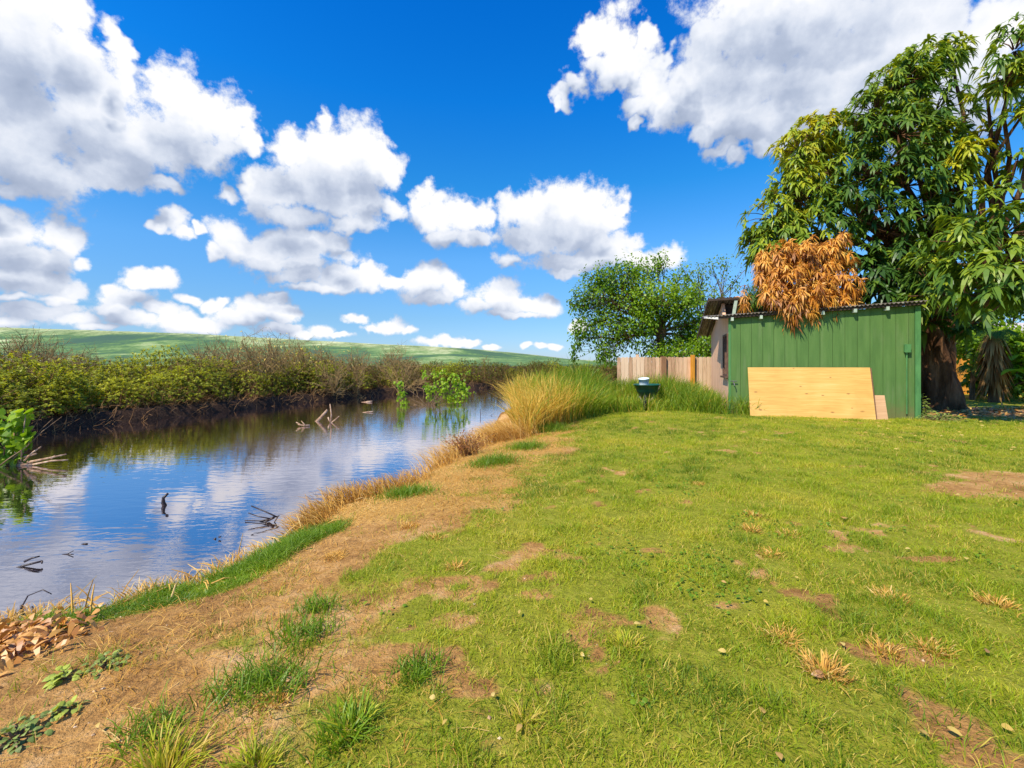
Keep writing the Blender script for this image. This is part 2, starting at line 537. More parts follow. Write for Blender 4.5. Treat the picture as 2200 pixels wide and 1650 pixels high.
BARE = [(gnd(px, py)[0], gnd(px, py)[1], ra, rb) for (px, py, ra, rb) in [(850,1400,.28,.14),(700,1420,.25,.2),(1080,1590,.11,.06),(1940,1405,.22,.12),(2060,1560,.22,.16),(1270,1310,.07,.05),(1560,1300,.09,.06),(1180,1230,.08,.06),(2000,1200,.25,.07),(1960,1130,.3,.06),(1010,1470,.13,.06),(2150,1640,.2,.1),(1400,1180,.10,.05)]]

def lawn_cover(x, y):
    """how much turf grows at a spot, 0 .. 1"""
    x, y = np.asarray(x, float), np.asarray(y, float)
    s = side_dist(LAWN, x, y)
    big = fbm(x, y, 1.3, 3, 21)
    c = sstep(-0.65, 0.55, s + 1.5 * (big - 0.5) + 0.9 * (fbm(x, y, 4.0, 3, 23) - 0.5))
    holes = fbm(x, y, 2.6, 3, 31)
    thin = sstep(4.0, 2.2, y) * sstep(1.9, 0.4, s) * 0.55 + 0.12
    c = c * (1 - sstep(0.60 - 0.12 * thin, 0.78 - 0.12 * thin, 0.55 * holes + 0.45 * fbm(x, y, 8.0, 3, 33)) * 0.9)
    for (ex, ey, ra, rb) in BARE:
        e = np.hypot((x - ex) / ra, (y - ey) / rb) + 1.0 * (fbm(x, y, 4.5, 3, 45) - 0.5)
        c = c * (0.22 + 0.78 * sstep(0.55, 1.15, e))
    e = np.hypot((x - 5.55) / 1.35, (y - 4.75) / 0.72) + 0.7 * (fbm(x, y, 1.8, 3, 41) - 0.5)
    c = c * (0.06 + 0.94 * sstep(0.6, 1.25, e + 0.7 * (fbm(x, y, 6.0, 3, 46) - 0.5)))
    e = np.hypot((x - 12.6) / 2.6, (y - 11.9) / 1.3) + 0.8 * (fbm(x, y, 1.2, 3, 43) - 0.5)
    c = c * (0.1 + 0.9 * sstep(0.7, 1.1, e))
    # scattered tufts on the bare soil
    t = sstep(0.44, 0.74, 0.6 * fbm(x, y, 3.2, 3, 51) + 0.4 * fbm(x, y, 11.0, 2, 52)) * sstep(-1.9, -0.1, s) * 0.6
    return np.clip(np.maximum(c, t), 0, 1)

def strip_cover(x, y):
    """the lush green strip along the lip of the bank"""
    sn = sd_near(x, y)
    w = 0.36 + 0.3 * (fbm(x, y, 1.4, 2, 61) - 0.5)
    a = sstep(-0.02, 0.10, sn) * sstep(w + 0.16, w - 0.05, sn)
    return a * sstep(1.9, 2.3, y) * sstep(4.35, 3.95, y + 0.3 * (fbm(x, y, 2.0, 2, 62) - 0.5))

def axis(*runs):
    out = []
    for a, b_, n, g in runs:
        t = np.linspace(0, 1, n, endpoint=False)
        if g == 0: out.append(a + (b_ - a) * t)
        elif g > 0: out.append(a * (b_ / a) ** t)
        else: out.append(-(-a) * (b_ / a) ** t)
    return np.concatenate(out)

gx = axis((-4000, -60, 18, -1), (-60, -16, 60, 0), (-16, -5, 74, 0), (-5, 8, 220, 0), (8, 16, 60, 0), (16, 60, 40, 0), (60, 4000, 18, 1))
gx = np.append(gx, 4000)
gy = axis((-60, 0.3, 26, 0), (0.3, 7.5, 165, 0), (7.5, 16, 90, 0), (16, 60, 110, 0), (60, 6000, 26, 1))
gy = np.append(gy, 6000)
GX, GY = np.meshgrid(gx, gy, indexing='xy')
GZ = height(GX, GY)
GZ = np.where(GY > 900, GZ - 2 - (GY - 900) * 0.004, GZ)
nxg, nyg = len(gx), len(gy)
ii, jj = np.meshgrid(np.arange(nyg - 1), np.arange(nxg - 1), indexing='ij')
k0 = ii * nxg + jj
gb = MB()
gb.add(np.stack([GX, GY, GZ], -1).reshape(-1, 3), np.stack([k0, k0 + 1, k0 + 1 + nxg, k0 + nxg], -1).reshape(-1, 4))

def ground_mat():
    m, b, out = new_mat('ground')
    tc = b.n('ShaderNodeTexCoord')
    P = tc.outputs['Object']
    turf, bank, straw = attr(b, 'turf'), attr(b, 'bank'), attr(b, 'straw')
    n1 = b.noise(P, 1.6, 5, 0.6).outputs[0]
    n2 = b.noise(P, 14.0, 6, 0.68).outputs[0]
    n3 = b.noise(P, 70.0, 4, 0.7).outputs[0]
    mixn = b.math('ADD', b.math('MULTIPLY', n1, 0.55), b.math('ADD', b.math('MULTIPLY', n2, 0.35), b.math('MULTIPLY', n3, 0.20)))
    soil = b.ramp(mixn, [(0.36, (0.10, 0.046, 0.016)), (0.46, (0.30, 0.145, 0.042)), (0.56, (0.50, 0.265, 0.080)), (0.66, (0.64, 0.39, 0.17)), (0.76, (0.70, 0.53, 0.35))])
    st = b.vmath('MULTIPLY', P, (22.0, 60.0, 22.0))
    s1 = b.noise(st, 1.0, 5, 0.7, 1.5).outputs[0]
    strawc = b.ramp(s1, [(0.3, (0.24, 0.11, 0.025)), (0.5, (0.50, 0.27, 0.065)), (0.7, (0.70, 0.45, 0.14))])
    soil = b.mixc(b.maprange(b.math('ADD', straw, b.math('MULTIPLY', b.math('SUBTRACT', n2, 0.5), 1.2)), 0.35, 0.75), soil, strawc)
    thatch = b.ramp(b.math('ADD', b.math('MULTIPLY', n2, 0.6), b.math('MULTIPLY', n3, 0.4)), [(0.32, (0.14, 0.13, 0.012)), (0.5, (0.26, 0.265, 0.020)), (0.68, (0.40, 0.36, 0.05))])
    c = b.mixc(b.maprange(b.math('ADD', turf, b.math('MULTIPLY', b.math('SUBTRACT', n2, 0.5), 0.7)), 0.25, 0.7), soil, thatch)
    mud = b.ramp(n2, [(0.3, (0.016, 0.009, 0.006)), (0.5, (0.045, 0.024, 0.014)), (0.75, (0.13, 0.075, 0.045))])
    c = b.mixc(bank, c, mud)
    p = b.n('ShaderNodeBsdfPrincipled')
    b.put(p.inputs['Base Color'], c)
    p.inputs['Roughness'].default_value = 0.95
    p.inputs['Specular IOR Level'].default_value = 0.15
    bp = b.n('ShaderNodeBump'); bp.inputs['Strength'].default_value = 1.0; bp.inputs['Distance'].default_value = 0.035
    b.put(bp.inputs['Height'], b.math('ADD', n2, b.math('MULTIPLY', n3, 0.4)))
    b.put(p.inputs['Normal'], bp.outputs[0])
    b.put(out.inputs[0], p.outputs[0])
    return m

ground = tag(gb.build('ground', ground_mat(), smooth=True), kind='structure')
fx_, fy_ = GX.ravel(), GY.ravel()
SN, SF = sd_near(fx_, fy_), sd_far(fx_, fy_)
turf = np.maximum(lawn_cover(fx_, fy_), strip_cover(fx_, fy_)) * (SN > -0.1)
bank = np.maximum(sstep(-1.5, -0.4, SF) * sstep(200, 20, SF), sstep(0.02, -0.25, SN))
sl_ = side_dist(LAWN, fx_, fy_)
straw = sstep(3.4, 4.6, fy_) * sstep(0.5, -0.2, sl_) * sstep(-0.3, 0.1, SN) * sstep(12, 9, fy_)
for nm, arr in (('turf', turf), ('bank', bank), ('straw', straw)):
    a_ = ground.data.attributes.new(nm, 'FLOAT', 'POINT')
    a_.data.foreach_set('value', arr.astype(np.float32))

# ---- river
def water_mat():
    m, b, out = new_mat('river_water')
    tc = b.n('ShaderNodeTexCoord')
    P = tc.outputs['Object']
    a = b.noise(b.vmath('MULTIPLY', P, (1.0, 2.6, 1.0)), 2.4, 2, 0.5, 0.6).outputs[0]
    c = b.noise(b.vmath('MULTIPLY', P, (0.9, 2.0, 1.0)), 7.5, 3, 0.55, 0.4).outputs[0]
    amp = b.maprange(b.noise(P, 0.20, 2, 0.5).outputs[0], 0.36, 0.62)
    h = b.math('ADD', b.math('MULTIPLY', a, 0.32), b.math('MULTIPLY', c, b.math('MULTIPLY_ADD', amp, 0.26, 0.015)))
    bp = b.n('ShaderNodeBump'); bp.inputs['Strength'].default_value = 0.15; bp.inputs['Distance'].default_value = 0.05
    b.put(bp.inputs['Height'], h)
    d = b.n('ShaderNodeBsdfPrincipled')
    d.inputs['Base Color'].default_value = (0.020, 0.014, 0.010, 1)
    d.inputs['Roughness'].default_value = 0.6
    d.inputs['Specular IOR Level'].default_value = 0.0
    g = b.n('ShaderNodeBsdfGlossy')
    g.inputs['Color'].default_value = (0.97, 0.93, 1.0, 1)
    g.inputs['Roughness'].default_value = 0.015
    b.put(g.inputs['Normal'], bp.outputs[0])
    fr = b.n('ShaderNodeFresnel'); fr.inputs['IOR'].default_value = 2.3
    b.put(fr.inputs['Normal'], bp.outputs[0])
    mx = b.n('ShaderNodeMixShader')
    b.put(mx.inputs[0], b.math('MULTIPLY_ADD', fr.outputs[0], 0.90, 0.34, clamp=True))
    b.put(mx.inputs[1], d.outputs[0]); b.put(mx.inputs[2], g.outputs[0])
    b.put(out.inputs[0], mx.outputs[0])
    return m
wb = MB()
poly = NEAR + FAR[::-1]
wx = axis((-60, 60, 60, 0)); wy = axis((-30, 60, 50, 0))
WX, WY = np.meshgrid(wx, wy)
ni = len(wx)
ii, jj = np.meshgrid(np.arange(len(wy) - 1), np.arange(ni - 1), indexing='ij')
k0 = (ii * ni + jj).ravel()
cx_, cy_ = WX.ravel()[k0] + 1, WY.ravel()[k0] + 0.9
keep = (sd_near(cx_, cy_) < 2.5) & (sd_far(cx_, cy_) < 3.0)
k0 = k0[keep]
wb.add(np.stack([WX.ravel(), WY.ravel(), np.full(WX.size, WATER)], -1), np.stack([k0, k0 + 1, k0 + 1 + ni, k0 + ni], -1))
tag(wb.build('water', water_mat(), smooth=True), kind='structure')

# ---- distant hills
RIDGE = [(-1500, 690), (-600, 694), (0, 703), (200, 709), (400, 716), (600, 727), (800, 738), (1000, 748), (1100, 757), (1230, 772), (1400, 782), (1800, 786), (4000, 788)]
hx = np.linspace(-7500, 7500, 420)
hy = np.linspace(1150, 3600, 90)
HX, HY = np.meshgrid(hx, hy)
px_ = 1100 + HX / 3000 * 978
rz_ = np.interp(px_, [r[0] for r in RIDGE], [(785 - r[1]) / 978 * 3000 + 4 for r in RIDGE])
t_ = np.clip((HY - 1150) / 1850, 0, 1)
HZ_ = rz_ * (0.55 * t_ + 0.45 * t_ ** 2) * (1 + 0.20 * (fbm(HX, HY, 0.0016, 4, 71) - 0.5) * (1 - t_ ** 3)) + 10 * (fbm(HX, HY, 0.006, 3, 72) - 0.5) * np.sin(t_ * math.pi) - 3
HZ_ = np.where(HY > 3000, HZ_ * (1 - (HY - 3000) / 1500), HZ_) + 5.0 * (fbm(HX, HY, 0.012, 3, 75) - 0.5) * t_
ni = len(hx)
ii, jj = np.meshgrid(np.arange(len(hy) - 1), np.arange(ni - 1), indexing='ij')
k0 = ii * ni + jj
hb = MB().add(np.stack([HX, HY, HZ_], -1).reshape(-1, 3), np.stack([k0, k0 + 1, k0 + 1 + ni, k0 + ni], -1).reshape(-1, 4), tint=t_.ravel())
def hill_mat():
    m, b, out = new_mat('hillside')
    tc = b.n('ShaderNodeTexCoord')
    P = tc.outputs['Object']
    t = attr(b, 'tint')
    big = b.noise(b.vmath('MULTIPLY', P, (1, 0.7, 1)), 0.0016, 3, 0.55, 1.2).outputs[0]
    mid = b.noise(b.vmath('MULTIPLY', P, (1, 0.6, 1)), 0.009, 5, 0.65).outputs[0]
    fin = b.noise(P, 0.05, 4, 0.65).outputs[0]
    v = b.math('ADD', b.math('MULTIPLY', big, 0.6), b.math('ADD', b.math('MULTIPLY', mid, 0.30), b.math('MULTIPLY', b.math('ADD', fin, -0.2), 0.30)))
    green = b.ramp(v, [(0.42, (0.065, 0.120, 0.085)), (0.49, (0.080, 0.150, 0.080)), (0.54, (0.115, 0.200, 0.075)), (0.60, (0.22, 0.31, 0.12)), (0.68, (0.46, 0.48, 0.26))])  # land cover tones, with sunlit patches, cloud shadow and haze put into the colour
    pale = b.ramp(b.math('ADD', b.math('MULTIPLY', mid, 0.6), b.math('MULTIPLY', fin, 0.4)), [(0.35, (0.08, 0.14, 0.05)), (0.5, (0.32, 0.36, 0.17)), (0.65, (0.60, 0.60, 0.36))])  # pale dry grass that also carries the painted sunlit patches
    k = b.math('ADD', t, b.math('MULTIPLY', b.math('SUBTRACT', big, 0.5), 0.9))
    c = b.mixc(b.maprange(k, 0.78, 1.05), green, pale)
    p = b.n('ShaderNodeBsdfDiffuse')
    b.put(p.inputs['Color'], c)
    b.put(out.inputs[0], p.outputs[0])
    return m
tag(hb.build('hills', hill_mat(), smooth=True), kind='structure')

# ------------------------------------------------------------------ the green shed
SA = math.radians(-17.46)
SHO = np.array([5.60, 11.75, 0.0])
def shed_pt(s, t, z=0.0):
    """shed coordinates (along the green wall, back from it, up) -> world"""
    return np.array([SHO[0] + math.cos(SA) * s - math.sin(SA) * t, SHO[1] + math.sin(SA) * s + math.cos(SA) * t, z])

M_green = surf_mat('green_painted_siding', [(0.0, (0.066, 0.138, 0.030)), (0.5, (0.086, 0.170, 0.038)), (1.0, (0.112, 0.20, 0.050))], 1.3, 6, 0.62, 0.25, 40, (6, 6, 0.7), tintamt=0.5, bdist=0.004)
def weather(mat, stain, low, dirt_h=0.5):
    """rain streaks and splashed mud on a painted wall"""
    b = NB(mat.node_tree)
    p = [n for n in mat.node_tree.nodes if n.type == 'BSDF_PRINCIPLED'][0]
    src = p.inputs['Base Color'].links[0].from_socket
    tc = b.n('ShaderNodeTexCoord')
    P = tc.outputs['Object']
    s1 = b.noise(b.vmath('MULTIPLY', P, (9.0, 9.0, 0.5)), 1.0, 5, 0.65).outputs[0]
    s2 = b.noise(P, 0.9, 4, 0.6).outputs[0]
    c = b.mixc(b.math('MULTIPLY', b.maprange(b.math('ADD', s1, b.math('MULTIPLY', s2, 0.6)), 0.80, 1.05), 0.55), src, stain)
    sp = b.n('ShaderNodeSeparateXYZ'); b.put(sp.inputs[0], P)
    s3 = b.noise(P, 7.0, 5, 0.7).outputs[0]
    m = b.maprange(b.math('ADD', sp.outputs[2], b.math('MULTIPLY', b.math('SUBTRACT', s3, 0.5), 0.8)), dirt_h, 0.0)
    c = b.mixc(b.math('MULTIPLY', m, 0.6), c, low)
    s4 = b.noise(P, 34.0, 3, 0.6).outputs[0]
    c = b.mixc(b.math('MULTIPLY', b.maprange(s4, 0.68, 0.74), 0.35), c, (0.32, 0.34, 0.22))
    b.put(p.inputs['Base Color'], c)
weather(M_green, (0.14, 0.20, 0.075), (0.17, 0.13, 0.05))
M_gtrim = surf_mat('green_painted_trim', [(0.0, (0.05, 0.15, 0.045)), (1.0, (0.10, 0.26, 0.08))], 3, 5, 0.6, 0.2, 60, (4, 4, 1), bdist=0.003)
M_tan = surf_mat('tan_painted_siding', [(0.0, (0.62, 0.35, 0.21)), (0.5, (0.74, 0.44, 0.27)), (1.0, (0.80, 0.50, 0.33))], 1.6, 6, 0.7, 0.25, 40, (6, 6, 0.7), tintamt=0.35, bdist=0.004)
weather(M_tan, (0.55, 0.36, 0.25), (0.36, 0.22, 0.12))
M_tin = surf_mat('weathered_roof_tin', [(0.0, (0.05, 0.035, 0.025)), (0.45, (0.14, 0.115, 0.085)), (1.0, (0.34, 0.31, 0.24))], 5, 6, 0.55, 0.2, 30, (3, 1, 1), spec=0.5)
M_dark = surf_mat('dark_roof_timber', [(0.0, (0.030, 0.020, 0.014)), (1.0, (0.085, 0.055, 0.036))], 4, 5, 0.85, 0.3, 30, (1, 5, 5))
M_white = surf_mat('chalky_white_paint', [(0.0, (0.50, 0.44, 0.38)), (0.6, (0.74, 0.70, 0.63)), (1.0, (0.82, 0.79, 0.74))], 6, 5, 0.7, 0.2, 50, (1, 3, 1), bdist=0.003)
M_pale = surf_mat('pale_rafter_paint', [(0.0, (0.28, 0.36, 0.26)), (1.0, (0.50, 0.56, 0.45))], 6, 4, 0.7, 0.2, 50, bdist=0.003)
M_brownframe = surf_mat('brown_window_frame', [(0.0, (0.075, 0.040, 0.025)), (1.0, (0.16, 0.09, 0.06))], 8, 4, 0.7, 0.2, 50, bdist=0.003)
M_steel = surf_mat('dull_steel', [(0.0, (0.05, 0.05, 0.05)), (1.0, (0.16, 0.15, 0.14))], 12, 4, 0.5, 0.1, 60, spec=0.5, bdist=0.002)

def glass_mat():
    m, b, out = new_mat('window_glass')
    d = b.n('ShaderNodeBsdfPrincipled')
    d.inputs['Base Color'].default_value = (0.30, 0.27, 0.25, 1)
    d.inputs['Roughness'].default_value = 0.12
    d.inputs['Specular IOR Level'].default_value = 0.8
    b.put(out.inputs[0], d.outputs[0])
    return m

shed = thing('garden_shed', 'green board shed with one tan side wall and a corrugated tin roof', 'shed', SHO, SA)
LW, DW = 4.02, 3.9
def wall_top(s): return 2.46 + 0.045 * s

# green wall: separate boards with a dark joint between them, on a backing
gw = MB()
gw.prism([[0.1, 0.02, 0], [LW, 0.02, 0], [LW, 0.02, wall_top(LW) - .004], [0.1, 0.02, wall_top(0.1) - .004]], (0, 0.07, 0), 0.0)
edges = [0.02]
while edges[-1] < LW - 0.2: edges.append(edges[-1] + 0.245 + 0.02 * RNG.random())
edges[-1] = LW - 0.09
for a0, a1 in zip(edges[:-1], edges[1:]):
    lap = 0.0015 * RNG.random()
    gw.prism([[a0 + .0035, -lap, 0], [a1 - .0035, -lap, 0], [a1 - .0035, -lap, wall_top(a1)], [a0 + .0035, -lap, wall_top(a0)]], (0, 0.021 + lap, 0), 0.5 + 0.45 * (RNG.random() - 0.5))
tag(gw.build('front_wall', M_green, shed), 'green painted wall of upright boards')
ct = MB()
ct.prism([[LW - 0.085, -0.022, 0], [LW + 0.02, -0.022, 0], [LW + 0.02, -0.022, wall_top(LW) - .01], [LW - 0.085, -0.022, wall_top(LW) - .01]], (0, 0.055, 0))
ct.build('corner_trim', M_gtrim, shed)
ct = MB()
ct.prism([[0.0 - 0.012, -0.012, 0], [0.045, -0.012, 0], [0.045, -0.012, wall_top(0)], [-0.012, -0.012, wall_top(0)]], (0, 0.03, 0), 0.2)
ct.build('corner_trim', M_gtrim, shed)

# tan wall with its window hole
tw = MB()
wy0, wy1, wz0, wz1 = 0.13, 0.86, 1.02, 2.03
def tan_top(t): return np.interp(t, [0, 0.35, 1.25, 1.35, 3.9], [2.46, 2.50, 2.62, 3.02, 2.28])
def tanpiece(t0, t1, zb0, zt):
    for a in np.arange(t0, t1 - 1e-6, 0.245):
        e = min(a + 0.241, t1)
        z0_, z1_ = (tan_top(a), tan_top(e)) if zt is None else (zt, zt)
        tw.prism([[0, a, zb0], [0, e, zb0], [0, e, z1_], [0, a, z0_]], (0.08, 0, 0), 0.5 + 0.8 * (RNG.random() - 0.5))
tanpiece(0.02, wy0, 0, None)
tanpiece(wy0, wy1, 0, wz0)
tanpiece(wy0, wy1, wz1, None)
tanpiece(wy1, DW, 0, None)
tag(tw.build('side_wall', M_tan, shed), 'tan painted side wall with a narrow window')
bw = MB()
bw.box(0.08, LW, DW - 0.08, DW, 0, 2.25, 0.4)
bw.box(LW - 0.08, LW - .002, 0.09, DW - 0.08, 0, 2.25, 0.4)
bw.build('rear_wall', M_gtrim, shed)
cw = MB().box(0.09, LW - 0.9, 1.42, 1.50, 2.2, 2.98)
cw.build('upper_wall', M_dark, shed)

wf = MB()
for (a, e, z0_, z1_) in ((wy0 - .05, wy0, wz0 - .05, wz1 + .05), (wy1, wy1 + .05, wz0 - .05, wz1 + .05), (wy0, wy1, wz1, wz1 + .05), (wy0, wy1, wz0 - .05, wz0), ((wy0 + wy1) / 2 - .02, (wy0 + wy1) / 2 + .02, wz0, wz1)):
    wf.box(-0.035, 0.05, a, e, z0_, z1_)
win = wf.build('window', M_brownframe, shed)
MB().box(0.012, 0.02, wy0, wy1, wz0, wz1).build('pane', glass_mat(), win)
MB().box(-0.09, 0.03, wy0 - .09, wy1 + .09, wz0 - .10, wz0 - .052).build('sill', M_brownframe, win)

# roofs: a low front one and a higher rear one behind it
def corrugated(x0, x1, y0, y1, zf, amp=0.016, pitch=0.085, th=0.004, ny=6):
    xs = np.linspace(x0, x1, int((x1 - x0) / pitch * 8))
    ys = np.linspace(y0, y1, ny)
    X, Y = np.meshgrid(xs, ys)
    Z = zf(X, Y) + amp * np.sin(X / pitch * 2 * math.pi)
    n, r = len(xs), len(ys)
    i_, j_ = np.meshgrid(np.arange(r - 1), np.arange(n - 1), indexing='ij')
    k_ = i_ * n + j_
    q = np.stack([k_, k_ + 1, k_ + 1 + n, k_ + n], -1).reshape(-1, 4)
    V = np.stack([X, Y, Z], -1).reshape(-1, 3)
    m = len(V)
    b_ = MB().add(V, q, tint=0.5).add(V - [0, 0, th], q[:, ::-1], tint=0.3)
    e = np.arange(n - 1)
    b_.add(np.concatenate([V[:n], V[:n] - [0, 0, th]]), np.stack([e, e + n, e + n + 1, e + 1], -1))
    return b_
rf = corrugated(-0.52, LW + 0.10, -0.17, 1.38, lambda x, y: 2.535 + 0.045 * x + 0.10 * (y + 0.17))
roof = tag(rf.build('front_roof', M_tin, shed, smooth=True), 'low roof of rusty corrugated tin')
fa = MB()
fa.prism([[-0.46, -0.125, 2.44], [LW + .07, -0.125, 2.645], [LW + .07, -0.125, 2.70], [-0.46, -0.125, 2.497]], (0, 0.025, 0))
fa.build('eave_board', M_dark, roof)
wfa = MB()
wfa.prism([[-0.53, -0.15, 2.46], [-0.27, -0.15, 2.43], [-0.27, -0.15, 2.49], [-0.53, -0.15, 2.50]], (0, 0.05, 0))
wfa.prism([[-0.55, -0.10, 2.465], [-0.55, 0.55, 2.53], [-0.55, 0.55, 2.58], [-0.55, -0.10, 2.50]], (0.03, 0, 0))
wfa.build('white_end_board', M_white, roof)
for s in (0.06, 0.72, 1.4, 2.06, 2.72, 3.36):
    MB().prism([[s - .03, -0.145, wall_top(s) - .075], [s + .03, -0.145, wall_top(s) - .075], [s + .03, -0.145, wall_top(s) + .012], [s - .03, -0.145, wall_top(s) + .012]], (0, 0.14, 0)).build('rafter_end', M_pale, roof)
slope = (2.30 - 3.14) / 3.5
rz = lambda x, y: 3.14 + slope * (y - 1.0) + 0.03 * x
rr = corrugated(-0.36, LW - 0.75, 1.0, 4.5, rz)
roof2 = tag(rr.build('rear_roof', M_tin, shed, smooth=True), 'higher rear roof sloping to the back')
bb = MB()
bb.prism([[-0.40, 0.98, rz(-.4, .98) - 0.10], [-0.40, 4.5, rz(-.4, 4.5) - 0.10], [-0.40, 4.5, rz(-.4, 4.5) + .02], [-0.40, 0.98, rz(-.4, .98) + .02]], (0.03, 0, 0))
bb.prism([[-0.37, 0.955, rz(-.4, .98) - 0.08], [LW - .75, 0.955, rz(LW - .75, .98) - 0.08], [LW - .75, 0.955, rz(LW - .75, .98) - .02], [-0.37, 0.955, rz(-.4, .98) - .02]], (0, 0.03, 0))
bb.build('barge_board', M_dark, roof2)
for s in (-0.1, 0.75, 1.6, 2.45, 3.15):
    MB().prism([[s, 1.0, rz(s, 1.0) - .10], [s, 4.4, rz(s, 4.4) - .10], [s, 4.4, rz(s, 4.4) - .025], [s, 1.0, rz(s, 1.0) - .025]], (0.045, 0, 0)).build('rafter', M_dark, roof2)
MB().prism([[0.22, 0.98, 2.66], [0.30, 0.98, 2.66], [0.36, 0.98, 3.06], [0.28, 0.98, 3.06]], (0, 0.06, 0)).build('roof_prop', M_pale, roof2)

# fittings on the green wall
cbx = MB().box(3.715, 3.815, -0.085, -0.008, 1.56, 1.73).box(3.705, 3.825, -0.095, -0.084, 1.55, 1.74, 0.7)
cb_o = cbx.build('outlet_box', M_gtrim, shed)
MB().tube([[3.765, -0.035, 0.12], [3.765, -0.035, 0.8], [3.765, -0.035, 1.56]], 0.015, 8).build('conduit', M_gtrim, cb_o)
fau = MB().tube([[0.10, 0.0, 0.80], [0.10, -0.07, 0.80], [0.11, -0.11, 0.78], [0.11, -0.125, 0.73]], 0.013, 8).tube([[0.02, -0.06, 0.845], [0.18, -0.06, 0.845]], 0.012, 6).tube([[0.10, -0.06, 0.80], [0.10, -0.06, 0.85]], 0.010, 6)
fau.build('tap', M_steel, shed)

# boards leaning on the wall
def ply_mat(name, a, c, d, knots=True):
    m, b, out = new_mat(name)
    tc = b.n('ShaderNodeTexCoord')
    P = tc.outputs['Object']
    g = b.noise(b.vmath('MULTIPLY', P, (0.5, 1, 9.0)), 3.0, 5, 0.6, 0.8).outputs[0]
    f = b.noise(b.vmath('MULTIPLY', P, (3.0, 1, 90.0)), 2.0, 3, 0.6).outputs[0]
    w = b.noise(P, 1.1, 2, 0.5).outputs[0]
    v = b.math('ADD', b.math('MULTIPLY', g, 0.55), b.math('ADD', b.math('MULTIPLY', f, 0.15), b.math('MULTIPLY', w, 0.35)))
    col = b.ramp(v, [(0.30, a), (0.52, c), (0.72, d)])
    if knots:
        vo = b.n('ShaderNodeTexVoronoi', feature='F1', voronoi_dimensions='2D')
        sx = b.n('ShaderNodeSeparateXYZ'); b.put(sx.inputs[0], P)
        cxy = b.n('ShaderNodeCombineXYZ')
        b.put(cxy.inputs[0], b.math('MULTIPLY', sx.outputs[0], 2.0)); b.put(cxy.inputs[1], b.math('MULTIPLY', sx.outputs[2], 4.6))
        b.put(vo.inputs['Vector'], cxy.outputs[0])
        vo.inputs['Scale'].default_value = 0.95
        vo.inputs['Randomness'].default_value = 1.0
        wob = b.math('ADD', vo.outputs['Distance'], b.math('MULTIPLY', b.math('SUBTRACT', f, 0.5), 0.05))
        cs = b.n('ShaderNodeSeparateColor'); b.put(cs.inputs[0], vo.outputs['Color'])
        kn = b.math('MULTIPLY', b.maprange(wob, b.math('MULTIPLY_ADD', cs.outputs[1], 0.10, 0.05), 0.02), b.math('MULTIPLY', b.math('GREATER_THAN', cs.outputs[0], 0.45), 0.85))
        col = b.mixc(kn, col, (0.26, 0.095, 0.014))
        st = b.noise(P, 1.7, 3, 0.5, 0.6).outputs[0]
        col = b.mixc(b.math('MULTIPLY', b.maprange(st, 0.52, 0.72), 0.4), col, (0.50, 0.25, 0.045))
    p = b.n('ShaderNodeBsdfPrincipled')
    b.put(p.inputs['Base Color'], col)
    p.inputs['Roughness'].default_value = 0.6
    b.put(out.inputs[0], p.outputs[0])
    return m
M_ply = ply_mat('bare_plywood', (0.48, 0.23, 0.035), (0.64, 0.36, 0.080), (0.74, 0.47, 0.15))
M_ply2 = ply_mat('pinkish_plywood', (0.38, 0.20, 0.085), (0.52, 0.30, 0.14), (0.60, 0.38, 0.20), False)
M_plydark = ply_mat('dark_board', (0.10, 0.045, 0.018), (0.17, 0.08, 0.03), (0.24, 0.12, 0.05), False)
def leaning(name, label, s0, s1, t0, t1, h, th, mat):
    """board whose foot stands t0 in front of the wall and whose top touches it at t1"""
    c = shed_pt((s0 + s1) / 2, -t0)
    t = thing(name, label, 'board', c, SA)
    w = (s1 - s0) / 2
    M = Matrix.Rotation(-math.atan2(t0 - t1, h), 4, 'X')
    n = 24
    b_ = MB()
    b_.box(-w, w, 0, th, 0.0, math.hypot(h, t0 - t1), 0.5, M)
    o = b_.build('sheet', mat, t)
    return t
leaning('plywood_sheet', 'long knotty yellow plywood sheet leaning against the green shed wall', 0.42, 3.02, 0.42, 0.10, 1.20, 0.018, M_ply)
leaning('backing_board', 'dark brown board hidden behind the long yellow plywood sheet', 0.50, 3.06, 0.375, 0.075, 1.185, 0.018, M_plydark)
leaning('board_offcut', 'short pinkish plywood offcut leaning at the right end of the long plywood sheet', 2.98, 3.30, 0.30, 0.12, 0.55, 0.015, M_ply2)

# ------------------------------------------------------------------ fences
def wood_mat(name, a, c, d):
    m, b, out = new_mat(name)
    tc = b.n('ShaderNodeTexCoord')
    P = tc.outputs['Object']
    t = attr(b, 'tint')
    g = b.noise(b.vmath('MULTIPLY', P, (14.0, 14.0, 1.1)), 2.0, 5, 0.65, 0.5).outputs[0]
    v = b.math('ADD', b.math('MULTIPLY', g, 0.7), b.math('MULTIPLY', t, 0.36))
    col = b.ramp(v, [(0.30, a), (0.52, c), (0.75, d)])
    p = b.n('ShaderNodeBsdfPrincipled')
    b.put(p.inputs['Base Color'], col)
    p.inputs['Roughness'].default_value = 0.8
    bp = b.n('ShaderNodeBump'); bp.inputs['Strength'].default_value = 0.3; bp.inputs['Distance'].default_value = 0.004
    b.put(bp.inputs['Height'], g)
    b.put(p.inputs['Normal'], bp.outputs[0])
    b.put(out.inputs[0], p.outputs[0])
    return m
M_cedar = wood_mat('pink_cedar', (0.42, 0.24, 0.13), (0.72, 0.46, 0.275), (0.82, 0.60, 0.40))
M_orange = wood_mat('new_orange_pine', (0.42, 0.15, 0.012), (0.66, 0.27, 0.020), (0.78, 0.38, 0.05))
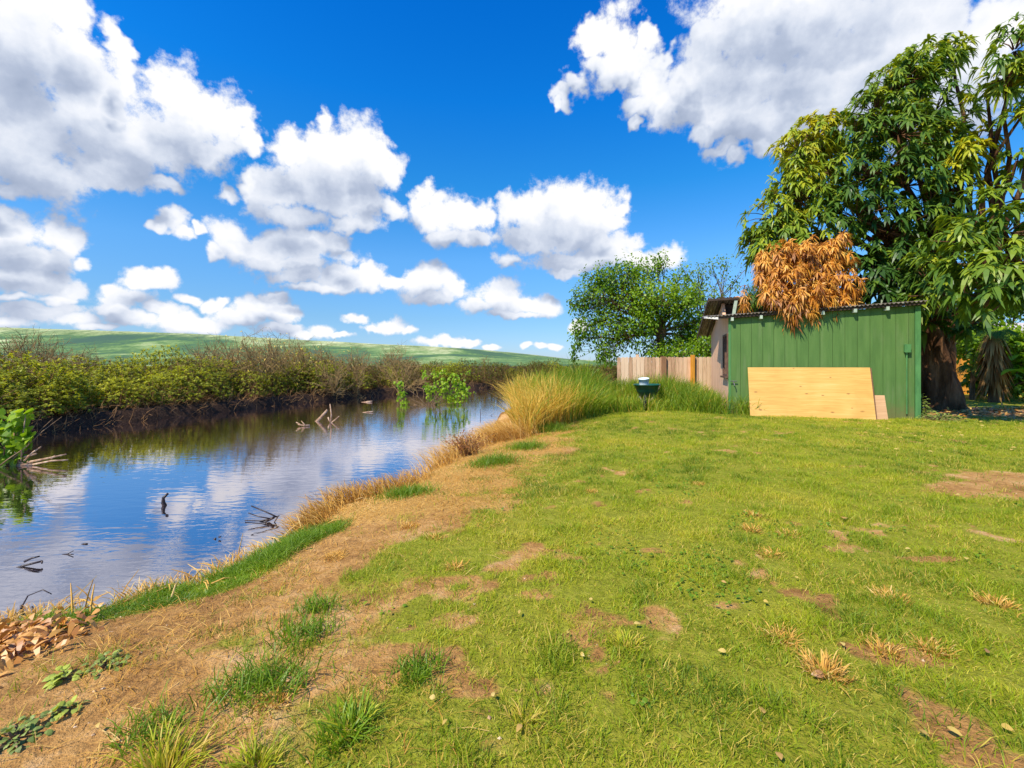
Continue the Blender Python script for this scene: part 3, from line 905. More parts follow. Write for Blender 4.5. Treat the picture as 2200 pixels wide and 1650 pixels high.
M_post = wood_mat('brown_post', (0.16, 0.075, 0.035), (0.26, 0.13, 0.06), (0.36, 0.19, 0.09))

def fence(name, label, p0, p1, h, mat, picket=0.145, dog=True, posts=()):
    p0, p1 = np.array(p0, float), np.array(p1, float)
    ln = np.hypot(*(p1 - p0)[:2]); ang = math.atan2(p1[1] - p0[1], p1[0] - p0[0])
    f = thing(name, label, 'fence', (p0[0], p0[1], 0), ang)
    pk = MB()
    x = 0.0
    while x < ln:
        w = picket - 0.010 - 0.004 * RNG.random()
        hh = h + 0.025 * (RNG.random() - 0.5)
        tl = 0.010 * (RNG.random() - 0.5)
        y0 = -0.004 * RNG.random()
        if dog: poly_ = [[x, y0, -.05], [x + w, y0, -.05], [x + w + tl, y0, hh - .03], [x + w - .03 + tl, y0, hh], [x + .03 + tl, y0, hh], [x + tl, y0, hh - .03]]
        else: poly_ = [[x, y0, -.05], [x + w, y0, -.05], [x + w, y0, hh], [x, y0, hh]]
        pk.prism(poly_, (0, 0.018, 0), RNG.random())
        x += picket
    pk.build('pickets', mat, f)
    for z in (0.35, h - 0.35):
        MB().box(0, ln, 0.02, 0.06, z - .045, z + .045, 0.3).build('rail', mat, f)
    for (px, w, hh, m_, y) in posts:
        MB().prism([[px - w / 2, y, -.05], [px + w / 2, y, -.05], [px + w / 2, y, hh], [px - w / 2, y, hh]], (0, 0.09, 0), 0.5).build('post', m_, f)
    return f
fence('picket_fence', 'pale pink cedar picket fence between the tall grass and the shed', (3.93, 17.0), (8.6, 17.0), 1.56, M_cedar,
      posts=((0.78, 0.09, 1.66, M_cedar, 0.07), (1.72, 0.16, 1.58, M_post, -0.10), (2.79, 0.13, 1.64, M_orange, -0.11), (4.3, 0.09, 1.6, M_cedar, 0.07)))
fence('board_fence', 'orange board fence behind the thick tree trunk', (15.5, 20.6), (24.5, 18.6), 1.82, M_orange, 0.15, False, ((1.4, 0.1, 1.9, M_orange, 0.07), (3.8, 0.1, 1.9, M_orange, 0.07), (6.2, 0.1, 1.9, M_orange, 0.07)))

# ------------------------------------------------------------------ house behind the orange fence
M_teal = surf_mat('teal_house_wall', [(0.0, (0.16, 0.28, 0.30)), (1.0, (0.26, 0.38, 0.39))], 2, 4, 0.7, 0.1, 20)
M_hroof = surf_mat('pale_house_roof', [(0.0, (0.42, 0.36, 0.33)), (1.0, (0.58, 0.52, 0.48))], 3, 4, 0.8, 0.2, 20)
hs_ = thing('neighbour_house', 'teal walled house with pale roof behind the orange board fence', 'house', (36.5, 27.0, 0), 0.05)
MB().box(-4.0, 4, 0, 7, 0, 2.55).build('wall', M_teal, hs_)
MB().prism([[-4.5, -0.5, 2.5], [4.5, -0.5, 2.5], [4.5, 3.5, 4.0], [-4.5, 3.5, 4.0]], (0, 0, 0.09)).prism([[-4.5, 3.5, 4.0], [4.5, 3.5, 4.0], [4.5, 7.5, 2.5], [-4.5, 7.5, 2.5]], (0, 0, 0.09)).build('roof', M_hroof, hs_)
hw = MB()
for (a, e, c, d) in ((-2.6, -1.2, 1.0, 1.06), (-2.6, -1.2, 2.04, 2.1), (-2.6, -2.54, 1.06, 2.04), (-1.26, -1.2, 1.06, 2.04)): hw.box(a, e, -.03, .02, c, d)
hwo = hw.build('window', M_white, hs_)
MB().box(-2.54, -1.26, -.012, -.006, 1.06, 2.04).build('pane', bpy.data.materials['window_glass'], hwo)

# ------------------------------------------------------------------ wheelbarrow in the long grass, with a pale bucket in it
M_tub = surf_mat('green_barrow_paint', [(0.0, (0.005, 0.055, 0.036)), (1.0, (0.010, 0.10, 0.065))], 5, 4, 0.35, 0.05, 30, spec=0.5)
M_rubber = surf_mat('black_rubber', [(0.0, (0.012, 0.012, 0.012)), (1.0, (0.03, 0.03, 0.03))], 20, 3, 0.8, 0.2, 80)
M_handle = surf_mat('grey_ash_handle', [(0.0, (0.16, 0.11, 0.07)), (1.0, (0.30, 0.22, 0.14))], 10, 4, 0.7, 0.2, 40, (1, 6, 6))
BD = 13.4
bp_ = np.array([(1390 - 1100) * BD / 978, BD, 0.0])
wb_t = WB0 = thing('wheelbarrow', 'dark green wheelbarrow standing in the long grass before the picket fence', 'wheelbarrow', bp_, math.radians(160))
tub = MB()
rings = []
nseg = 28
for (hw_, hl0, hl1, z, in_) in ((0.19, -0.26, 0.22, 0.30, 0), (0.27, -0.36, 0.34, 0.46, 0), (0.325, -0.46, 0.42, 0.60, 0), (0.345, -0.48, 0.44, 0.60, 0), (0.345, -0.48, 0.44, 0.625, 0), (0.32, -0.455, 0.415, 0.625, 0), (0.26, -0.35, 0.33, 0.47, 0), (0.18, -0.25, 0.21, 0.32, 0)):
    a = np.arange(nseg) * 2 * math.pi / nseg
    ca, sa = np.cos(a), np.sin(a)
    sq = lambda v: np.sign(v) * np.abs(v) ** 0.6
    rings.append(np.stack([hw_ * sq(ca), np.where(sa > 0, hl1, -hl0) * sq(sa), np.full(nseg, z)], -1))
V = np.concatenate(rings)
q = [[r * nseg + i, r * nseg + (i + 1) % nseg, (r + 1) * nseg + (i + 1) % nseg, (r + 1) * nseg + i] for r in range(len(rings) - 1) for i in range(nseg)]
tr = [[0, i + 1, i] for i in range(1, nseg - 1)] + [[7 * nseg, 7 * nseg + i, 7 * nseg + i + 1] for i in range(1, nseg - 1)]
tub.add(V, q, tr)
tub.build('tub', M_tub, wb_t, smooth=True)
wheel = MB()
a = np.linspace(0, 2 * math.pi, 25)
wheel.tube(np.stack([np.zeros(25), 0.62 + 0.15 * np.cos(a), 0.19 + 0.15 * np.sin(a)], -1), 0.042, 8, cap=False)
wh = wheel.build('wheel', M_rubber, wb_t, smooth=True)
rim = MB().tube([[-.05, 0.62, .19], [.05, 0.62, .19]], 0.03, 8)
for k in range(5):
    an = k * 2 * math.pi / 5
    rim.tube([[0, 0.62, 0.19], [0, 0.62 + 0.11 * math.cos(an), 0.19 + 0.11 * math.sin(an)]], 0.010, 5)
rim.build('rim', M_steel, wh)
for s in (-1, 1):
    MB().tube([[s * 0.07, 0.62, 0.19], [s * 0.16, 0.2, 0.28], [s * 0.25, -0.4, 0.42], [s * 0.30, -0.95, 0.55]], 0.019, 7).build('handle', M_handle, wb_t)
    MB().tube([[s * 0.20, -0.12, 0.33], [s * 0.24, -0.22, 0.12], [s * 0.25, -0.25, 0.0], [s * 0.25, -0.10, 0.0], [s * 0.22, 0.05, 0.30]], 0.014, 6).build('leg', M_steel, wb_t)
WB0.scale = (1.1, 1.1, 1.12)
M_bucket = surf_mat('pale_blue_plastic', [(0.0, (0.52, 0.66, 0.70)), (0.5, (0.68, 0.78, 0.80)), (1.0, (0.80, 0.85, 0.84))], 7, 4, 0.5, 0.15, 12, spec=0.4)
bk = thing('plastic_bucket', 'pale blue white bucket standing tilted in the wheelbarrow', 'bucket', bp_ + [-0.11, -0.10, 0.55], 0.2)
bk.rotation_euler = (0.10, -0.10, 0.2)
bb_ = MB()
rings = []
for (r, z) in ((0.125, 0.0), (0.135, 0.15), (0.147, 0.30), (0.157, 0.30), (0.157, 0.325), (0.143, 0.33), (0.138, 0.22), (0.125, 0.02)):
    a = np.arange(24) * 2 * math.pi / 24
    rings.append(np.stack([r * np.cos(a), r * np.sin(a), np.full(24, z)], -1))
q = [[r * 24 + i, r * 24 + (i + 1) % 24, (r + 1) * 24 + (i + 1) % 24, (r + 1) * 24 + i] for r in range(7) for i in range(24)]
bb_.add(np.concatenate(rings), q, [[0, i + 1, i] for i in range(1, 23)] + [[168, 168 + i, 169 + i] for i in range(1, 23)])
bb_.build('body', M_bucket, bk, smooth=True)
a = np.linspace(0, math.pi, 13)
MB().tube(np.stack([0.15 * np.cos(a), 0.12 * np.sin(a) * 0.6 - 0.02, 0.31 - 0.10 * np.sin(a)], -1), 0.004, 5).build('handle', M_steel, bk)

# ------------------------------------------------------------------ plants and trees
def bark_mat(name, a, c, d, scale=6.0, stretch=(1, 1, 0.25), bump=1.0, bdist=0.06):
    return surf_mat(name, [(0.0, a), (0.5, c), (1.0, d)], scale, 6, 0.9, bump, scale * 1.6, stretch, 0.1, bdist=bdist)
M_bark = bark_mat('dark_ridged_bark', (0.028, 0.013, 0.007), (0.12, 0.058, 0.028), (0.28, 0.15, 0.075), 5.0, bump=1.0, bdist=0.10)
M_bark2 = bark_mat('grey_brown_bark', (0.06, 0.038, 0.022), (0.16, 0.10, 0.055), (0.28, 0.19, 0.11), 8.0, bdist=0.03)
M_twig = bark_mat('dry_twig', (0.10, 0.062, 0.036), (0.20, 0.125, 0.070), (0.32, 0.22, 0.13), 6.0, bump=0, bdist=0.01)
M_redtwig = bark_mat('bare_brown_twig', (0.14, 0.070, 0.028), (0.26, 0.140, 0.056), (0.40, 0.24, 0.10), 3.0, bump=0)
M_goldtwig = bark_mat('bare_golden_twig', (0.17, 0.105, 0.040), (0.30, 0.195, 0.075), (0.46, 0.33, 0.15), 3.0, bump=0)
M_drift = surf_mat('bleached_driftwood', [(0.0, (0.16, 0.085, 0.045)), (0.5, (0.38, 0.24, 0.15)), (1.0, (0.62, 0.47, 0.34))], 9, 5, 0.85, 0.4, 30, (1, 1, 1), 0.1)
M_wetwood = surf_mat('wet_black_wood', [(0.0, (0.010, 0.006, 0.005)), (1.0, (0.055, 0.030, 0.022))], 12, 4, 0.4, 0.3, 40, spec=0.5)

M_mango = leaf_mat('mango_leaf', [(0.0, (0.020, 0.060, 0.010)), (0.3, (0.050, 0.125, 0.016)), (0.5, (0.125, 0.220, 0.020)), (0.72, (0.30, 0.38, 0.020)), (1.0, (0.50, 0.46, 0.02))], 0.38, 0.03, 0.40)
M_copper = leaf_mat('dead_copper_leaf', [(0.0, (0.30, 0.10, 0.010)), (0.35, (0.58, 0.235, 0.018)), (0.65, (0.72, 0.34, 0.034)), (1.0, (0.80, 0.47, 0.08))], 0.30, 0.05, 0.5, tcol=(1.1, 0.9, 0.6))
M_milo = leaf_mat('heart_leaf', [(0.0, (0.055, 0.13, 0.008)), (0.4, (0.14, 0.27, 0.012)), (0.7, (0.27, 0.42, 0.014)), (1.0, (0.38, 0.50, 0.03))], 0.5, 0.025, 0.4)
M_shrub = leaf_mat('bank_shrub_leaf', [(0.0, (0.17, 0.095, 0.024)), (0.18, (0.13, 0.13, 0.014)), (0.42, (0.25, 0.275, 0.016)), (0.68, (0.44, 0.47, 0.022)), (1.0, (0.62, 0.60, 0.035))], 0.45, 0.03, 0.5, vary=0.2)
M_far = leaf_mat('thicket_leaf', [(0.0, (0.060, 0.045, 0.016)), (0.4, (0.085, 0.095, 0.016)), (1.0, (0.15, 0.17, 0.025))], 0.3, 0.0)
M_banana = leaf_mat('banana_leaf', [(0.0, (0.05, 0.17, 0.012)), (0.5, (0.13, 0.33, 0.018)), (1.0, (0.28, 0.46, 0.03))], 0.45, 0.025, 0.4)
M_deadfrond = leaf_mat('dead_frond', [(0.0, (0.16, 0.075, 0.025)), (0.5, (0.32, 0.17, 0.06)), (1.0, (0.52, 0.32, 0.12))], 0.2, 0.0)
M_palm = leaf_mat('palm_leaf', [(0.0, (0.040, 0.090, 0.010)), (0.5, (0.10, 0.19, 0.016)), (1.0, (0.22, 0.32, 0.03))], 0.3, 0.02, 0.45)
M_seed = leaf_mat('yellow_seed_pod', [(0.0, (0.60, 0.38, 0.06)), (1.0, (0.85, 0.66, 0.18))], 0.2, 0.0)

def rand_unit(rng, n):
    v = rng.normal(size=(n, 3))
    return nrm(v)

def limb(mb, a, b_, r0, r1, rng, wob=0.08, k=7, n=6, sag=0.0, tint=0.5):
    a, b_ = np.asarray(a, float), np.asarray(b_, float)
    t = np.linspace(0, 1, n)[:, None]
    L = np.linalg.norm(b_ - a)
    P = a + (b_ - a) * t + np.cumsum(rng.normal(size=(n, 3)), 0) * wob * L / n * np.sin(t * math.pi)
    P[:, 2] += sag * L * np.sin(t[:, 0] * math.pi)
    mb.tube(P, r0 + (r1 - r0) * t[:, 0], k, tint)
    return P

def rosettes(mb, C, Sdir, rng, k=12, L=0.22, Wd=0.05, droop=0.6, tint=0.5, spread=0.85, tvar=0.12, prof=None):
    """whorls of long leaves around shoot tips C with shoot directions Sdir"""
    n = len(C)
    ref = rand_unit(rng, n)
    u = nrm(np.cross(Sdir, ref)); w = np.cross(Sdir, u)
    j = np.arange(k)
    a = (j[None, :] * 2.4 + rng.random((n, 1)) * 6.28) + rng.normal(size=(n, k)) * 0.2
    out = np.cos(a)[..., None] * u[:, None] + np.sin(a)[..., None] * w[:, None]
    sp = spread * (0.55 + 0.6 * rng.random((n, k)))
    D = nrm(Sdir[:, None] * (1 - 0.55 * sp)[..., None] + out * sp[..., None])
    P = C[:, None] - Sdir[:, None] * (rng.random((n, k)) * 0.10)[..., None]
    N = nrm(Sdir[:, None] + np.array([0, 0, 0.7]) + 0 * D)
    T = np.broadcast_to(np.asarray(tint, float).reshape(-1, 1), (n, k)) + rng.normal(size=(n, k)) * tvar
    Lk = L * (0.65 + 0.6 * rng.random((n, k)))
    kw = {} if prof is None else {'prof': prof}
    mb.leaves(P.reshape(-1, 3), D.reshape(-1, 3), N.reshape(-1, 3), Lk.ravel(), (Wd * Lk / L).ravel(), (droop * (0.5 + rng.random((n, k)))).ravel(), np.clip(T.ravel(), 0, 1), **kw)

def lobe_points(rng, c, r, n, shell=0.55):
    u = rand_unit(rng, n)
    rad = (shell + (1 - shell) * rng.random(n) ** 0.6)
    rad = rad * (1 + 0.18 * rng.normal(size=n).clip(-1.5, 1.5))
    return np.asarray(c) + u * rad[:, None] * np.asarray(r), u

# ---- the great tree with drooping long leaves behind the shed
rng = np.random.default_rng(5)
mt = thing('mango_tree', 'huge tree with thick dark trunk and drooping long leaves beside the shed', 'tree', (12.25, 13.2, 0))
O = np.array([12.25, 13.2, 0.0])
tk = MB()
zz = np.array([-0.15, 0.12, 0.4, 0.8, 1.25, 1.7, 2.1, 2.6])
cxs = np.array([0.0, 0.0, -.02, -.06, -.10, -.14, -.16, -.15])
rad = np.array([0.80, 0.68, 0.61, 0.56, 0.52, 0.50, 0.53, 0.52])
K = 40
ang = np.arange(K) * 2 * math.pi / K
V = []
for z, c, r in zip(zz, cxs, rad):
    tw_ = z * 0.5
    rr_ = r * (1 + 0.12 * np.sin(5 * (ang + tw_)) + 0.09 * np.sin(9 * (ang - tw_) + 1) + 0.05 * rng.normal(size=K) * 0.6)
    V.append(np.stack([c + rr_ * np.cos(ang), rr_ * np.sin(ang) * 0.9, np.full(K, z)], -1))
q = [[r * K + i, r * K + (i + 1) % K, (r + 1) * K + (i + 1) % K, (r + 1) * K + i] for r in range(len(zz) - 1) for i in range(K)]
tk.add(np.concatenate(V), q)
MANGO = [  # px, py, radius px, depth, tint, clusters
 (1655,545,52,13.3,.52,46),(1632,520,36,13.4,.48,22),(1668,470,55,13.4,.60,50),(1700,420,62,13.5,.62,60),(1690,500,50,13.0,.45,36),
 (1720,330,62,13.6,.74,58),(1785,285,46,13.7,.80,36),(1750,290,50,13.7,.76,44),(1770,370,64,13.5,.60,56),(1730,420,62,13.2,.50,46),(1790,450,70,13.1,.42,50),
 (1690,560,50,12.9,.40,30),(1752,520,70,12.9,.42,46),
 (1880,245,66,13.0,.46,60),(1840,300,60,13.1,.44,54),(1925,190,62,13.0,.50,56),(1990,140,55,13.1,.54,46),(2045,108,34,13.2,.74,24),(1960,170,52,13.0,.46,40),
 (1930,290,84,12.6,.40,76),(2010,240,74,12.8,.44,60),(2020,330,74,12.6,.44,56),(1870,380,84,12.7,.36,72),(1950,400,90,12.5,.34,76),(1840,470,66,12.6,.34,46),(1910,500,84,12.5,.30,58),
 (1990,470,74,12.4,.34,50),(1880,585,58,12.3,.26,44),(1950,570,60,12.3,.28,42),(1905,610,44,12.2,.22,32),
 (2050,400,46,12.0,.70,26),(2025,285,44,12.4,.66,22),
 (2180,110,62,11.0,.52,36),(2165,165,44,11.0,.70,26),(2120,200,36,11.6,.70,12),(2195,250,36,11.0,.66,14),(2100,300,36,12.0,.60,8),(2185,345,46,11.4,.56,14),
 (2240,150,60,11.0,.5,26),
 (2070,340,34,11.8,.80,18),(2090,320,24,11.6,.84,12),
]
crown = MB()
forks = {'l': np.array([-0.55, -0.25, 3.5]), 'm': np.array([0.05, -0.2, 3.6]), 'r': np.array([0.75, -0.7, 3.1])}
base_f = np.array([-0.15, 0, 2.35])
tk.tube([base_f + [0.05, 0, -.3], base_f + [-.2, 0, .5], forks['l'], forks['l'] + [-.3, 0, 0.5]], [0.42, 0.36, 0.28, 0.22], 14, lump=0.12, rng=rng)
tk.tube([base_f + [0, 0, -.2], base_f + [0.12, -.1, .6], forks['m'], forks['m'] + [0.1, 0, 0.6]], [0.40, 0.34, 0.29, 0.23], 14, lump=0.12, rng=rng)
tk.tube([base_f + [0.1, 0, -.5], base_f + [0.5, -.3, .1], forks['r'], forks['r'] + [0.5, -.5, 0.4]], [0.36, 0.30, 0.24, 0.18], 14, lump=0.12, rng=rng)
def mango_lobe(px, py, rp, d, tint, ncl, L=0.27, k=13, Wd=0.074, fork=None, limbs=True):
    c = at(px, py, d) - O
    r = rp * d / 978.0
    f = forks['l'] if px < 1800 else (forks['m'] if px < 2060 else forks['r'])
    if fork is not None: f = fork
    if limbs:
        P = limb(tk, f, c, 0.085 + 0.03 * rng.random(), 0.028, rng, 0.14, 6, 7, 0.05)
    C, u = lobe_points(rng, c, (r, r * 0.95, r), int(ncl * 1.3), 0.6)
    kp = (u[:, 2] > -0.15) | (rng.random(len(u)) < 0.35)
    C, u = C[kp], u[kp]
    for i in range(0, len(C), 3):
        limb(tk, c + (C[i] - c) * 0.1, C[i], 0.018, 0.006, rng, 0.12, 4, 4)
    sd = nrm(u * [1, 1, 0.7] + [0, 0, 0.42])
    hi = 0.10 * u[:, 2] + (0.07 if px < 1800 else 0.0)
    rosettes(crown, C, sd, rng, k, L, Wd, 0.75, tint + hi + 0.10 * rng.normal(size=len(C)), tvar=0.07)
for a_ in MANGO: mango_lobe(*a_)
# the low branches that reach towards the lawn, with bigger whorls nearer the eye
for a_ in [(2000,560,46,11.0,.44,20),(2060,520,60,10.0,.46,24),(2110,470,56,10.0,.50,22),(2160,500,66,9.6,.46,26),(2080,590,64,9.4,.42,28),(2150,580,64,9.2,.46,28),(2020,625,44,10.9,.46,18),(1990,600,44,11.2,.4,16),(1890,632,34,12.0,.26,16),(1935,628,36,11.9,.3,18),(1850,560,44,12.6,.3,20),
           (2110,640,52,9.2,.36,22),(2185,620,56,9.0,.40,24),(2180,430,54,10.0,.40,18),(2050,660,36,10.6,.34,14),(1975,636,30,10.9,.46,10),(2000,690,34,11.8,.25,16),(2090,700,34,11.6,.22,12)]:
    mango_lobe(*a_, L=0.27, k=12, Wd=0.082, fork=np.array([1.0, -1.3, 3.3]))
tk.tube([forks['r'] + [0.0, 0, 0], [1.0, -1.3, 3.3], [1.3, -2.6, 3.55], [1.2, -3.7, 3.5]], [0.2, 0.15, 0.10, 0.05], 9, lump=0.1, rng=rng)
tk.build('trunk', M_bark, mt, smooth=True)
crown.build('crown', M_mango, mt)

# ---- dead copper-brown branch lying over the roof edge
rng = np.random.default_rng(9)
cbp = at(1730, 640, 11.2)
cbr = thing('dead_branch', 'dead branch of copper brown leaves hanging over the shed roof', 'branch', cbp)
tw, cl = MB(), MB()
CB = [(1680,555,36),(1650,590,34),(1720,560,42),(1760,590,50),(1690,610,50),(1740,630,52),(1800,560,36),(1812,610,38),(1810,650,34),(1765,660,36),(1700,650,40),(1790,530,22),(1815,505,10),(1730,662,26),(1700,668,18),(1745,676,14),(1790,664,16),(1768,668,14),(1655,625,26),(1640,560,22),(1830,640,16),(1690,535,26),(1735,540,30),(1770,552,34)]
root = at(1770, 600, 12.0) - cbp
for (px, py, rp) in CB:
    d = 11.25 + 0.25 * rng.random() + (0.35 if py < 600 else 0.0)
    c = at(px, py, d) - cbp
    limb(tw, root, c, 0.034, 0.010, rng, 0.15, 5, 6)
    n = int(8 + rp * rp * 0.026)
    C, u = lobe_points(rng, c, (rp * d / 978, rp * d / 978 * 0.8, rp * d / 978), n, 0.3)
    rosettes(cl, C, nrm(u * [1, 1, 0.6] + [0, -0.3, 0.15]), rng, 15, 0.18, 0.038, 0.85, 0.5 + 0.2 * rng.normal(size=n) + 0.12 * u[:, 2], spread=0.8, tvar=0.16)
tw.build('twigs', M_twig, cbr)
cl.build('leaves', M_copper, cbr)
# small dark green tuft beside it on the roof
rng = np.random.default_rng(10)
gp = at(1618, 640, 11.9)
rt = thing('roof_plant', 'dark green spiky plant growing on the left end of the shed roof', 'plant', gp)
rl = MB()
C, u = lobe_points(rng, at(1620, 632, 11.9) - gp, (0.32, 0.3, 0.34), 60, 0.2)
rosettes(rl, C, nrm(u + [0, -.2, 0.2]), rng, 9, 0.20, 0.022, 0.7, 0.3 + 0.1 * rng.normal(size=60), tvar=0.1)
rl.build('leaves', M_palm, rt)
st_ = MB()
for i in range(8): limb(st_, [0, 0.05, -0.12], C[i * 5], 0.012, 0.005, rng, 0.1, 4, 4)
st_.build('stems', M_twig, rt)
rdl = MB()
C, u = lobe_points(rng, at(1600, 640, 11.8) - gp, (0.14, 0.14, 0.36), 16, 0.2)
rosettes(rdl, C, nrm(u + [-.2, -.2, 0.1]), rng, 8, 0.17, 0.026, 0.9, 0.35, tvar=0.15)
rdl.build('dead_leaves', M_copper, rt)

# ---- round-leaved tree behind the picket fence
def leafy_tree(name, label, base, fork_h, trunk_r, lobes, seed, leafL=0.115, mat=M_milo, dens=1.0, group=None, lean=(0, 0), leafk=9, bark=M_bark2, sparse=False):
    rng = np.random.default_rng(seed)
    base = np.asarray(base, float)
    t = thing(name, label, 'tree', base, 0, group)
    tk, cr = MB(), MB()
    fk = np.array([lean[0], lean[1], fork_h])
    hs = np.linspace(0, 1, 7)[:, None]
    tk.tube(fk * hs + rng.normal(size=(7, 3)) * trunk_r * 0.25 * np.array([1, 1, 0]) - [0, 0, 0.1], trunk_r * np.array([1.35, 1.08, 1.0, 0.95, 0.9, 0.92, 0.95]), 12, lump=0.12, rng=rng)
    for (c, r, n, ti) in lobes:
        c = np.asarray(c, float) - base
        P = limb(tk, fk - [0, 0, 0.15], c, trunk_r * (0.28 if sparse else 0.42), 0.015, rng, 0.18, 6, 8, 0.07)
        n = int(n * dens)
        C, u = lobe_points(rng, c, r, n, 0.35)
        for i in range(0, n, 2):
            s_ = P[rng.integers(3, 8)]
            limb(tk, s_, C[i], 0.014, 0.004, rng, 0.12, 4, 5, -0.05)
        k = leafk
        LP = (C[:, None] + rng.normal(size=(n, k, 3)) * np.array([0.10, 0.10, 0.20])).reshape(-1, 3)
        D = nrm(np.repeat(u, k, 0) * 0.6 + rng.normal(size=(n * k, 3)) * 0.5 + [0, 0, -0.35])
        N = nrm(rng.normal(size=(n * k, 3)) * 0.45 + [0.1, -0.3, 0.9])
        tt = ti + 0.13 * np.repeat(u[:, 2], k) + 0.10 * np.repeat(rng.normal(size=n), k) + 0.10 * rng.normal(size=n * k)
        Ls = leafL * (0.65 + 0.6 * rng.random(n * k))
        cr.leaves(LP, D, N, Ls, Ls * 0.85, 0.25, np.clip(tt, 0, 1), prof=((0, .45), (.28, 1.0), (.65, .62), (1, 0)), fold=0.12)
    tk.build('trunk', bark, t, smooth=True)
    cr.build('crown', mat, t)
    return t
GD = 22.0
def lob(px, py, rx, ry, n, ti, d=GD, dy=None):
    c = at(px, py, d)
    return (c, (rx * d / 978, (dy if dy else rx) * d / 978, ry * d / 978), n, ti)
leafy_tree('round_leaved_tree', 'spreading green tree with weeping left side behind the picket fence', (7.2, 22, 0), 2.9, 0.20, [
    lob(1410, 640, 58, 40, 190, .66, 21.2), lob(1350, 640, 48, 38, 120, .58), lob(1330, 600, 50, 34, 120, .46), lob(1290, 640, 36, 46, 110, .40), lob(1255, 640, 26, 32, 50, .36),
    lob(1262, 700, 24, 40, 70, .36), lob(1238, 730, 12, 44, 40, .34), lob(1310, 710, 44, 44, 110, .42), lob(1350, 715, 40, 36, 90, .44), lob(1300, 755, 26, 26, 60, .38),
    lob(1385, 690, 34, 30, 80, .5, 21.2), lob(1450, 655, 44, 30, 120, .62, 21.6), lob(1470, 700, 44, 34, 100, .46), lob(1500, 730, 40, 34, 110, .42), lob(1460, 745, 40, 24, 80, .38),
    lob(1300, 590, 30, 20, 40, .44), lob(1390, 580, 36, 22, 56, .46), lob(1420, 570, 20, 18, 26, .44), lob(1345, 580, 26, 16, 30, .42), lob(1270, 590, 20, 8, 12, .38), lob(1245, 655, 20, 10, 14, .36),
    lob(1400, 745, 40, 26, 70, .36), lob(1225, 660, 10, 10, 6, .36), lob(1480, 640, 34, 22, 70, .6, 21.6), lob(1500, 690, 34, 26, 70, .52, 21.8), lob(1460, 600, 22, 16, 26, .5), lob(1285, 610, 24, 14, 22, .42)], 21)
leafy_tree('airy_tree', 'thin airy tree with sparse twigs and small leaves left of the shed roof', (10.6, 24, 0), 2.2, 0.10, [
    lob(1470, 585, 26, 26, 26, .44, 24), lob(1500, 590, 22, 20, 22, .46, 24), lob(1530, 570, 34, 10, 26, .46, 24), lob(1560, 565, 14, 8, 10, .42, 24), lob(1490, 620, 24, 20, 22, .5, 24), lob(1545, 600, 24, 24, 12, .38, 24), lob(1580, 600, 18, 30, 9, .36, 24),
    lob(1570, 620, 20, 20, 9, .36, 24), lob(1525, 640, 34, 22, 60, .58, 24), lob(1490, 625, 34, 22, 50, .56, 24), lob(1550, 660, 26, 20, 40, .5, 24), lob(1510, 600, 10, 20, 10, .46, 24), lob(1600, 580, 14, 14, 6, .36, 24)], 22, 0.10, sparse=True, leafk=5)
leafy_tree('bushy_tree', 'low bushy yellow green tree between fence and tan wall', (9.2, 20.5, 0), 1.0, 0.11, [
    lob(1520, 745, 40, 36, 150, .48, 20.5), lob(1470, 760, 36, 24, 90, .5, 20.5), lob(1560, 720, 40, 40, 120, .45, 20.5), lob(1420, 765, 30, 16, 50, .5, 20.8)], 23, 0.10)

# ---- yard plants at the right, beyond the trunk
def palm_fronds(mb, c, rng, n, L, ti, droop=0.85, up=1.3, leaflets=12, lw=0.022):
    for i in range(n):
        az = rng.random() * 6.28
        d = nrm(np.array([math.cos(az), math.sin(az), up * (0.3 + rng.random())]))
        s = np.linspace(0.15, 1, leaflets)
        pts = c + d * (L * s)[:, None] - np.array([0, 0, 1]) * (droop * L * s ** 2)[:, None]
        tang = nrm(np.gradient(pts, axis=0))
        sd = nrm(np.cross(tang, [0, 0, 1.0]))
        for g in (-1, 1):
            D = nrm(sd * g + tang * 0.7 + [0, 0, -0.25])
            mb.leaves(pts, D, np.cross(D, tang) * -g, L * 0.30 * np.sin(0.4 + 2.5 * s), lw, 0.5, np.clip(ti + 0.15 * rng.normal(size=len(s)), 0, 1))
def small_palm(label, px, py, d, trunk_h, r, n, L, ti, seed, dead=False, skirt=0):
    rng = np.random.default_rng(seed)
    b_ = at(px, py, d); b_[2] = 0
    t = thing('palm_plant', label, 'plant', b_)
    top = np.array([0.05, 0.0, trunk_h])
    MB().tube([[-.0, 0, -.05], [0.03, 0, trunk_h * .5], top], [r * 1.2, r, r * 0.9], 10, lump=0.25, rng=rng).build('stem', M_bark2, t)
    fr = MB()
    palm_fronds(fr, top, rng, n, L, ti)
    fr.build('fronds', M_palm, t)
    if skirt:
        sk = MB()
        z = rng.random(skirt) * 0.75 + 0.3
        az = rng.random(skirt) * 6.28
        P = np.stack([r * np.cos(az), r * np.sin(az), trunk_h * z], -1)
        D = nrm(np.stack([np.cos(az) * .5, np.sin(az) * .5, -0.9 - 0 * az], -1))
        sk.leaves(P, D, np.stack([np.cos(az), np.sin(az), 0.4 + 0 * az], -1), 0.55 * (0.5 + rng.random(skirt)), 0.07, 0.2, rng.random(skirt))
        sk.build('dead_leaf_skirt', M_deadfrond, t)
small_palm('palm with a shaggy skirt of dead brown leaves near the orange fence', 2135, 865, 15.4, 2.3, 0.14, 16, 0.9, .45, 31, skirt=420)
small_palm('young palm on a thin stem right of the thick tree trunk', 2088, 855, 16.5, 1.15, 0.07, 15, 0.75, .5, 32)
small_palm('low bright palm in front of the orange fence by the tree trunk', 2052, 850, 17.6, 0.5, 0.06, 12, 0.7, .6, 33)
